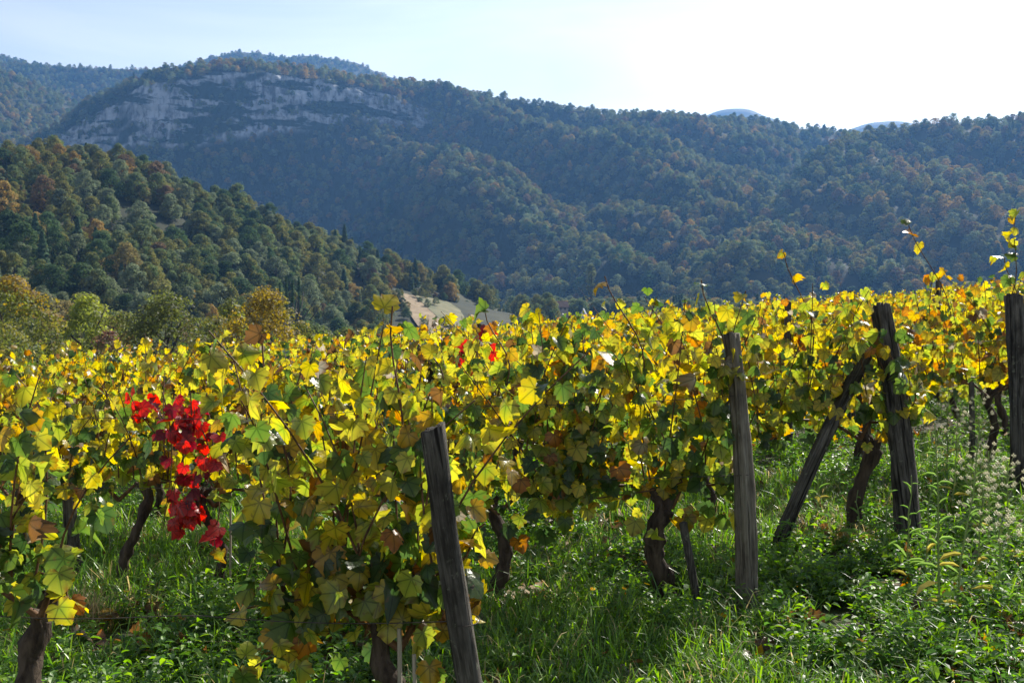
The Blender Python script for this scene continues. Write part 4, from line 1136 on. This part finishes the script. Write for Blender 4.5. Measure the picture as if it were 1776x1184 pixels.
post('brace_strut', 1346, 6.10, 1508, 606, 6.33, 0.082, 'slanted grey timber brace propping the rough split post', 'brace', seed=31, square=True, taper=0.9)
IN = 'posts standing inside the vine rows'
for q, (bp, d, tp, ty, w, lab) in enumerate((
        (120, 6.38, 109, 702, 0.085, 'short dark post by the left edge beside the slim trunk'),
        (300, 8.8, 303, 662, 0.085, 'dark post directly behind the crimson leaves'),
        (368, 10.6, 366, 634, 0.075, 'thin dark post just right of the crimson vine'),
        (832, 11.9, 831, 562, 0.065, 'slim dark post with scarlet leaves beside it, middle of the rows'),
        (748, 9.1, 748, 610, 0.08, 'dark post above the leaning grey post, deep in the rows'),
        (1369, 10.2, 1368, 524, 0.075, 'dark post top right of the pale square post'),
        (1480, 11.6, 1477, 506, 0.08, 'dark post top just left of the rough split post'),
        (1628, 13.6, 1626, 488, 0.085, 'dark post top between the two right-hand rough posts'),
        (362, 14.4, 362, 596, 0.07, 'small far dark post left of the large near vine'))):
    post('row_post', bp, d, tp, ty, d + 0.05, w, lab, seed=50 + q, group=IN)
def slim(name, a, b_, r, mat, label, cat, group=None, sides=6):
    m = MB(); a = np.asarray(a, float); b_ = np.asarray(b_, float)
    P = np.array([[0, 0, 0], (b_ - a) * 0.5 + [0.004, 0, 0], b_ - a]); m.tube(P, r, sides)
    o = link(name, m.mesh(name, mat, True)); o.location = a; tag(o, label, cat, group); return o
g = gz(-0.36, 3.3)
slim('support_stake', (-0.375, 3.22, g - 0.05), (-0.372, 3.24, g + 0.60), 0.008, M_STAKE, 'left one of two pale thin stakes beside the large near vine trunk', 'stake', 'thin stakes', 4)
slim('support_stake', (-0.318, 3.20, g - 0.05), (-0.322, 3.22, g + 0.52), 0.007, M_STAKE, 'right one of two pale thin stakes beside the large near vine trunk', 'stake', 'thin stakes', 4)
slim('support_stake', (0.96, 4.98, gz(0.96, 5.0) - 0.05), (0.87, 5.02, gz(0.96, 5.0) + 0.48), 0.022, M_POST, 'weathered wooden stake leaning on the stout cut trunk', 'stake', 'thin stakes', 5)
slim('support_stake', (-1.71, 5.95, gz(-1.71, 5.95) - 0.05), (-1.70, 5.97, gz(-1.71, 5.95) + 0.62), 0.007, M_STAKE, 'pale thin stake under the crimson leaves', 'stake', 'thin stakes', 4)
slim('support_stake', (3.72, 8.0, gz(3.72, 8.0) - 0.05), (3.72, 8.05, gz(3.72, 8.0) + 0.75), 0.022, M_POST, 'dark upright stake left of the right edge post', 'stake', 'thin stakes', 6)

def wire(p, x_far, dz, sag, label):
    """a wire that runs from an end post along its row"""
    m = MB(); x0, y0 = p
    xs = np.linspace(x0, x_far, 26)
    ys = y0 - 0.2 * (xs - x0)
    zs = np.array([gz(a, c) for a, c in zip(xs, ys)]); zs = np.interp(xs[::-1], xs[::-5][::1], np.interp(xs[::-5], xs[::-1], zs[::-1]))[::-1]
    zs = zs + dz - sag * np.abs(np.sin(np.linspace(0, 3, 26) * math.pi))
    m.tube(np.stack([xs, ys, zs], -1), 0.0018, 4, cap=False)
    o = link('trellis_wire', m.mesh('trellis_wire', M_WIRE, True)); tag(o, label, 'wire', 'trellis wires')
wire((-0.12, 3.10), -3.0, 0.66, 0.02, 'low trellis wire running left from the leaning grey post')
wire((1.19, 4.98), -4.2, 0.72, 0.02, 'low trellis wire of the second row by the pale square post')
wire((1.17, 5.02), -4.2, 1.12, 0.03, 'upper trellis wire of the second row by the pale square post')
wire((2.42, 6.1), -4.4, 1.10, 0.03, 'trellis wire of the third row from the rough split post')
wire((3.64, 7.3), -4.8, 1.15, 0.03, 'trellis wire of the fourth row from the right edge post')
# a wire loop round the leaning post
b = MB(); th = np.linspace(0, 2 * math.pi, 25)
c = pix(803, 1083, 3.09)
b.tube(np.stack([0.050 * np.cos(th), 0.050 * np.sin(th), 0.004 * np.sin(th)], -1), 0.002, 4, cap=False)
o = link('wire_loop', b.mesh('wire_loop', M_WIRE, True)); o.location = c; tag(o, 'rusty wire loop tied round the leaning grey post', 'wire')

# ------------------------------------------------------------------ grass, weeds, fallen leaves
rg = np.random.default_rng(77)
def blades(b, n, rad, hmin, hmax, cols, wdt=0.004, flop=0.6):
    for _ in range(n):
        th = rg.random() * 6.283; r = rad * math.sqrt(rg.random())
        p = np.array([r * math.cos(th), r * math.sin(th), -0.01])
        a = rg.random() * 6.283; h = hmin + (hmax - hmin) * rg.random(); f = flop * h * (0.3 + rg.random())
        d = np.array([math.cos(a), math.sin(a), 0]); s = np.array([-math.sin(a), math.cos(a), 0]) * wdt * (0.7 + 0.6 * rg.random())
        m1 = p + d * f * 0.25 + [0, 0, h * 0.55]; m2 = p + d * f * 0.65 + [0, 0, h * 0.88]; t = p + d * f * 1.15 + [0, 0, h * (1.0 - 0.25 * rg.random())]
        c = np.array(cols[int(rg.integers(len(cols)))]) * (0.75 + 0.5 * rg.random())
        b.add([p - s, p + s, m1 + s * 0.9, m1 - s * 0.9, m2 + s * 0.6, m2 - s * 0.6], [(0, 1, 2, 3), (3, 2, 4, 5)], c)
        b.add([m2 - s * 0.6, m2 + s * 0.6, t], [(0, 1, 2)], c)
def oval_leaf(b, p, d, nrm, ln, wd, c):
    d = d / np.linalg.norm(d); s = np.cross(d, nrm); s /= np.linalg.norm(s) + 1e-9; nn = np.cross(s, d)
    k = nn * ln * 0.16
    V = [p, p + d * ln * 0.3 + s * wd * 0.5 + k, p + d * ln * 0.7 + s * wd * 0.42 + k * 0.6, p + d * ln - nn * ln * 0.15, p + d * ln * 0.7 - s * wd * 0.42 + k * 0.6, p + d * ln * 0.3 - s * wd * 0.5 + k, p + d * ln * 0.5]
    b.add(V, [(0, 1, 6), (1, 2, 6), (2, 3, 6), (3, 4, 6), (4, 5, 6), (5, 0, 6)], c)
def leafy(b, nst, rad, h, lw, cols, nl=7):
    for _ in range(nst):
        th = rg.random() * 6.283; r = rad * math.sqrt(rg.random())
        p = np.array([r * math.cos(th), r * math.sin(th), 0.0]); hh = h * (0.5 + 0.7 * rg.random())
        top = p + np.array([rg.normal() * 0.3 * hh, rg.normal() * 0.3 * hh, hh])
        b.tube([p, (p + top) / 2, top], [0.002, 0.0016, 0.001], 3, col=(0.08, 0.13, 0.03), cap=False)
        for i in range(nl):
            t = 0.3 + 0.7 * (i + 1) / nl; a = i * 2.4 + rg.random()
            d = np.array([math.cos(a), math.sin(a), 0.35 * rg.normal()])
            ln = lw * (0.7 + 0.7 * rg.random())
            c = np.array(cols[int(rg.integers(len(cols)))]) * (0.7 + 0.6 * rg.random())
            oval_leaf(b, p + (top - p) * t, d, np.array([rg.normal() * 0.35, rg.normal() * 0.35, 1.0]), ln, ln * 0.55, c)
GREENS = [(0.105, 0.195, 0.024), (0.075, 0.15, 0.024), (0.14, 0.225, 0.03), (0.055, 0.115, 0.026)]
STRAW = [(0.34, 0.27, 0.14), (0.24, 0.18, 0.09), (0.16, 0.18, 0.05)]
tufts = []  # grass in clumps of several heights
for k in range(5):
    b = MB(); blades(b, 34, 0.11, 0.05, 0.15 + 0.025 * k, GREENS * 2 + STRAW[:1] * (k % 2), 0.0032, 0.8); tufts.append(b.mesh('tuft', M_GRASS))
for k in range(2):
    b = MB(); blades(b, 26, 0.10, 0.05, 0.20, STRAW, 0.0022, 0.9); tufts.append(b.mesh('tuft', M_GRASS))
herbs = []
for k in range(5):
    b = MB(); leafy(b, 9, 0.11, 0.06 + 0.025 * k, 0.030 + 0.004 * k, GREENS); herbs.append(b.mesh('herb', M_WEED))
for k in range(2):
    b = MB(); leafy(b, 6, 0.10, 0.26, 0.045, GREENS, 11); herbs.append(b.mesh('herb', M_WEED))
for k in range(2):   # rosettes of longer leaves
    b = MB()
    for i in range(11):
        a = i * 2.4; c = np.array(GREENS[i % 4]) * (0.8 + 0.4 * rg.random())
        oval_leaf(b, np.zeros(3), np.array([math.cos(a), math.sin(a), 0.5 + 0.5 * rg.random()]), np.array([0, 0, 1.0]), 0.10 + 0.06 * rg.random(), 0.03, c)
    herbs.append(b.mesh('herb', M_WEED))
def ground_points(dens, rmin, rmax):
    n = int(dens * 0.58 * (rmax ** 2 - rmin ** 2))
    y = np.sqrt(rmin ** 2 + (rmax ** 2 - rmin ** 2) * rg.random(n)); x = (rg.random(n) * 2 - 1) * 0.58 * y
    return np.stack([x, y, ground_z(x, y)], -1)
Pg = np.vstack([ground_points(230, 2.0, 5.5), ground_points(130, 5.5, 9), ground_points(32, 9, 15), ground_points(10, 15, 34)])
zone = vnoise(Pg[:, 0] * 1.1, Pg[:, 1] * 1.1, 12); dry = vnoise(Pg[:, 0] * 0.9 + 40, Pg[:, 1] * 1.3, 13)
bare = vnoise(Pg[:, 0] * 1.9 + 9, Pg[:, 1] * 1.9, 18)
isg = (rg.random(len(Pg)) < 0.15 + 0.75 * sstep(0.48, 0.68, zone)) 
isg &= bare > 0.24
ph = ~isg & (bare > 0.22)
def sow(name, P, kinds, coll, label, s0, s1):
    n = len(P)
    rot = np.stack([rg.normal(size=n) * 0.12, rg.normal(size=n) * 0.12, rg.random(n) * 6.283], -1)
    s = s0 + (s1 - s0) * rg.random(n)
    scatter(name, P, kinds, rot, np.repeat(s[:, None], 3, 1), coll, label, name.replace('_', ' '))
kg = np.where(rg.random(isg.sum()) < 0.03 + 0.5 * sstep(0.66, 0.82, dry[isg]), 5 + rg.integers(0, 2, isg.sum()), rg.integers(0, 5, isg.sum()))
sow('grass', Pg[isg], kg, source_collection('tuft_source', tufts), 'long green and straw-coloured grass between the vine rows', 0.6, 1.3)
kh = rg.choice(9, ph.sum(), p=[.15, .15, .15, .14, .12, .09, .08, .06, .06])
sow('ground_weeds', Pg[ph], kh, source_collection('herb_source', herbs), 'low leafy green weeds covering the ground under the vines', 0.4, 1.0)
# fallen leaves
n = 1500
y = 2.2 + 9 * rg.random(n) ** 1.3; x = (rg.random(n) * 2 - 1) * 0.56 * y
pos = np.stack([x, y, ground_z(x, y) + 0.03 + 0.07 * rg.random(n)], -1)
nor = np.stack([rg.normal(size=n) * 0.5, rg.normal(size=n) * 0.5, np.ones(n)], -1); tip = rg.normal(size=(n, 3))
sty = rg.choice([SN.index('brown'), SN.index('dry'), SN.index('orange'), SN.index('gold')], n, p=[.55, .25, .08, .12])
V, F, C, U = joined_leaves(pos, nor, tip, 0.06 + 0.04 * rg.random(n), sty, rg)
tag(link('fallen_leaves', make_mesh('fallen_leaves', V, F, M_VINE, C, smooth=True, uv=U)), 'brown fallen vine leaves scattered on the ground', 'fallen leaves', kind='stuff')

# tall weeds at the right
blade_me = []
for c in ((0.16, 0.24, 0.07), (0.12, 0.20, 0.05), (0.27, 0.24, 0.07)):
    b = MB(); oval_leaf(b, np.zeros(3), np.array([0, 1.0, 0]), np.array([0, 0, 1.0]), 1.0, 0.10, c); blade_me.append(b.mesh('leaf', M_WEED))
seed_b = MB()
for i in range(26):
    d = rg.normal(size=3); d /= np.linalg.norm(d); oval_leaf(seed_b, d * 0.1, d, rg.normal(size=3), 0.9, 0.25, (0.42, 0.40, 0.30))
seed_me = seed_b.mesh('seed_head', M_WEED)
def tall_weed(x, y, h, label, seed, seeds=False, lean=(0, 0)):
    rng = np.random.default_rng(seed)
    root = empty('tall_weed', (x, y, gz(x, y))); tag(root, label, 'weed', 'tall weeds by the row ends')
    P = np.stack([lean[0] * np.linspace(0, 1, 7) * h, lean[1] * np.linspace(0, 1, 7) * h, np.linspace(0, h, 7)], -1) + np.array([0.008, 0.006, 0]) * rng.normal(size=(7, 1))
    b = MB(); b.tube(P, np.linspace(0.0065, 0.0025, 7), 5, col=(0.16, 0.20, 0.09)); link('stem', b.mesh('stem', M_WEED, True), root)
    nl = int(26 * h)
    for i in range(nl):
        t = 0.12 + 0.86 * i / nl; a = i * 2.4 + rng.random() * 2.2
        p = np.array([np.interp(t, np.linspace(0, 1, 7), P[:, k]) for k in range(3)])
        low = t < 0.38
        o = link('leaf', blade_me[2 if low and rng.random() < 0.45 else int(rng.integers(2))], root)
        d = np.array([[math.cos(a), math.sin(a), (-0.35 if low else 0.75) + 0.4 * rng.normal()]]); nv = np.array([[-math.cos(a) * 0.4, -math.sin(a) * 0.4, 1.0]])
        m = Matrix(frames(nv + rng.normal(size=(1, 3)) * 0.3, d)[0].tolist()).to_4x4() @ Matrix.Scale((0.085 if not low else 0.12) * (1.15 - 0.6 * t) * (0.75 + 0.5 * rng.random()), 4)
        m.translation = Vector(p.tolist()); o.matrix_basis = m
    if seeds:
        for i in range(22):
            a = i * 2.4; t = 0.66 + 0.36 * i / 22
            r = 0.14 * (1.1 - (t - 0.66) / 0.4)
            e = np.array([math.cos(a) * r, math.sin(a) * r, h * t + 0.04]); e[:2] += P[-1][:2] * t
            p = np.array([np.interp(t * 0.9, np.linspace(0, 1, 7), P[:, k]) for k in range(3)])
            b = MB(); b.tube([p, (p + e) / 2 + [0, 0, 0.01], e], 0.0012, 3, col=(0.2, 0.22, 0.12), cap=False); br = link('branch', b.mesh('branch', M_WEED), root)
            s = link('seed_head', seed_me, br); s.location = e; s.scale = (0.014,) * 3
def at_px(px, py):
    """ground point seen at a photo pixel"""
    d = 5.0
    for _ in range(30):
        x = (px - 888) / FPX * d; d = 0.5 * d + 0.5 * (CAM_Z - gz(x, d)) * FPX / (py - HOR)
    return (px - 888) / FPX * d, d
for q, (px, py, h, lab, sds, ln) in enumerate((
        (1645, 1112, 1.00, 'tall narrow-leaved weed with yellowed lower leaves, taller of the front pair', False, (-0.05, 0)),
        (1668, 1108, 0.98, 'tall narrow-leaved weed leaning right beside its taller twin', False, (0.10, 0)),
        (1585, 1030, 0.62, 'shorter narrow-leaved weed in front of the rough split post foot', False, (0.0, 0)),
        (1612, 1040, 0.70, 'narrow-leaved weed between the rough split post and the front pair', False, (0.04, 0)),
        (1722, 985, 0.66, 'seeding weed with greyish fluffy heads left of the right edge post', True, (0.0, 0)),
        (1760, 1010, 0.64, 'seeding weed with pale heads at the right edge', True, (-0.03, 0)),
        (1690, 960, 0.55, 'fine branching seed weed behind the front pair', True, (0.02, 0)),
        (1425, 935, 0.70, 'bleached weed stalk left of the dark trunk under the brace', False, (0.0, 0)),
        (1540, 1000, 0.50, 'leafy weed left of the rough split post foot', False, (0.05, 0)),
        (1500, 975, 0.42, 'short leafy weed between the dark trunk and the brace foot', False, (-0.05, 0)),
        (1700, 1060, 0.60, 'bushy seeding weed just right of the front pair', True, (0.06, 0)),
        (1745, 1090, 0.50, 'low seeding weed in the bottom right corner grass', True, (0.0, 0)),
        (1660, 900, 0.72, 'tall fine weed in the lane behind the front pair', True, (0.03, 0)),
        (1710, 880, 0.78, 'tall fine weed under the golden vine at the right', True, (-0.04, 0)),
        (1648, 850, 0.80, 'slender weed behind the rough split post', True, (0.0, 0)))):
    x, y = at_px(px, py); tall_weed(x, y, h, lab, 200 + q, sds, ln)
# dandelion-like flowers
pet = MB()
for i in range(22):
    a = i / 22 * 6.283; oval_leaf(pet, np.zeros(3), np.array([math.cos(a), math.sin(a), 0.25 + 0.3 * (i % 2)]), np.array([0, 0, 1.0]), 1.0, 0.28, (0.85, 0.62, 0.02))
pet_me = pet.mesh('flower_head', M_WEED)
for q, (px, py, hpx, lab) in enumerate(((1023, 1075, 46, 'yellow flower on a thin stalk, leftmost of the little flowers'), (1078, 1078, 50, 'yellow flower on a thin stalk in the middle of the three'), (1118, 1072, 52, 'yellow flower on a thin stalk nearest the stout trunk'), (118, 1170, 60, 'yellow flower in the grass at bottom left'))):
    x, y = at_px(px, py); h = hpx / FPX * y
    root = empty('wild_flower', (x, y, gz(x, y))); tag(root, lab, 'flower', 'yellow wild flowers in the grass')
    b = MB(); b.tube([[0, 0, 0], [0.01, 0, h * 0.5], [0.02, 0, h]], 0.0016, 4, col=(0.14, 0.2, 0.05)); link('stem', b.mesh('stem', M_WEED, True), root)
    o = link('flower_head', pet_me, root); o.location = (0.02, 0, h); o.scale = (0.017,) * 3; o.rotation_euler = (0.35, 0.1, q)
# curled dry leaf heap on the ground
for q, (px, py, n, lab) in enumerate(((915, 1072, 16, 'heap of curled pale dry leaves in the shade behind the leaning post'), (1385, 1125, 9, 'small heap of curled rust-brown leaves in the grass'))):
    x, y = at_px(px, py); root = empty('dry_leaf_heap', (x, y, gz(x, y))); tag(root, lab, 'dry leaves')
    for i in range(n):
        o = link('leaf', LEAF_ME[('dry', 'brown')[(i + q) % 2 if q == 0 else 1], int(rg.integers(NSH))], root)
        o.location = (rg.normal() * 0.06, rg.normal() * 0.05, 0.04 + 0.08 * rg.random()); o.rotation_euler = (rg.normal() * 0.8, rg.normal() * 0.8, rg.random() * 6.28); o.scale = (0.07 + 0.03 * rg.random(),) * 3

# ------------------------------------------------------------------ haze over the valley
hz_m, hnt, hout = mat_new('valley_haze')
pv = N(hnt, 'ShaderNodeVolumePrincipled')
pv.inputs['Color'].default_value = (0.19, 0.46, 1.0, 1)
pv.inputs['Density'].default_value = 0.00015
pv.inputs['Anisotropy'].default_value = 0.3
hnt.links.new(pv.outputs[0], hout.inputs['Volume'])
b = MB(); b.box((-2600, -120, -22), (2600, 3900, 660))
o = link('haze', b.mesh('haze', hz_m)); tag(o, 'thin blue autumn haze filling the valley', 'haze', kind='stuff')
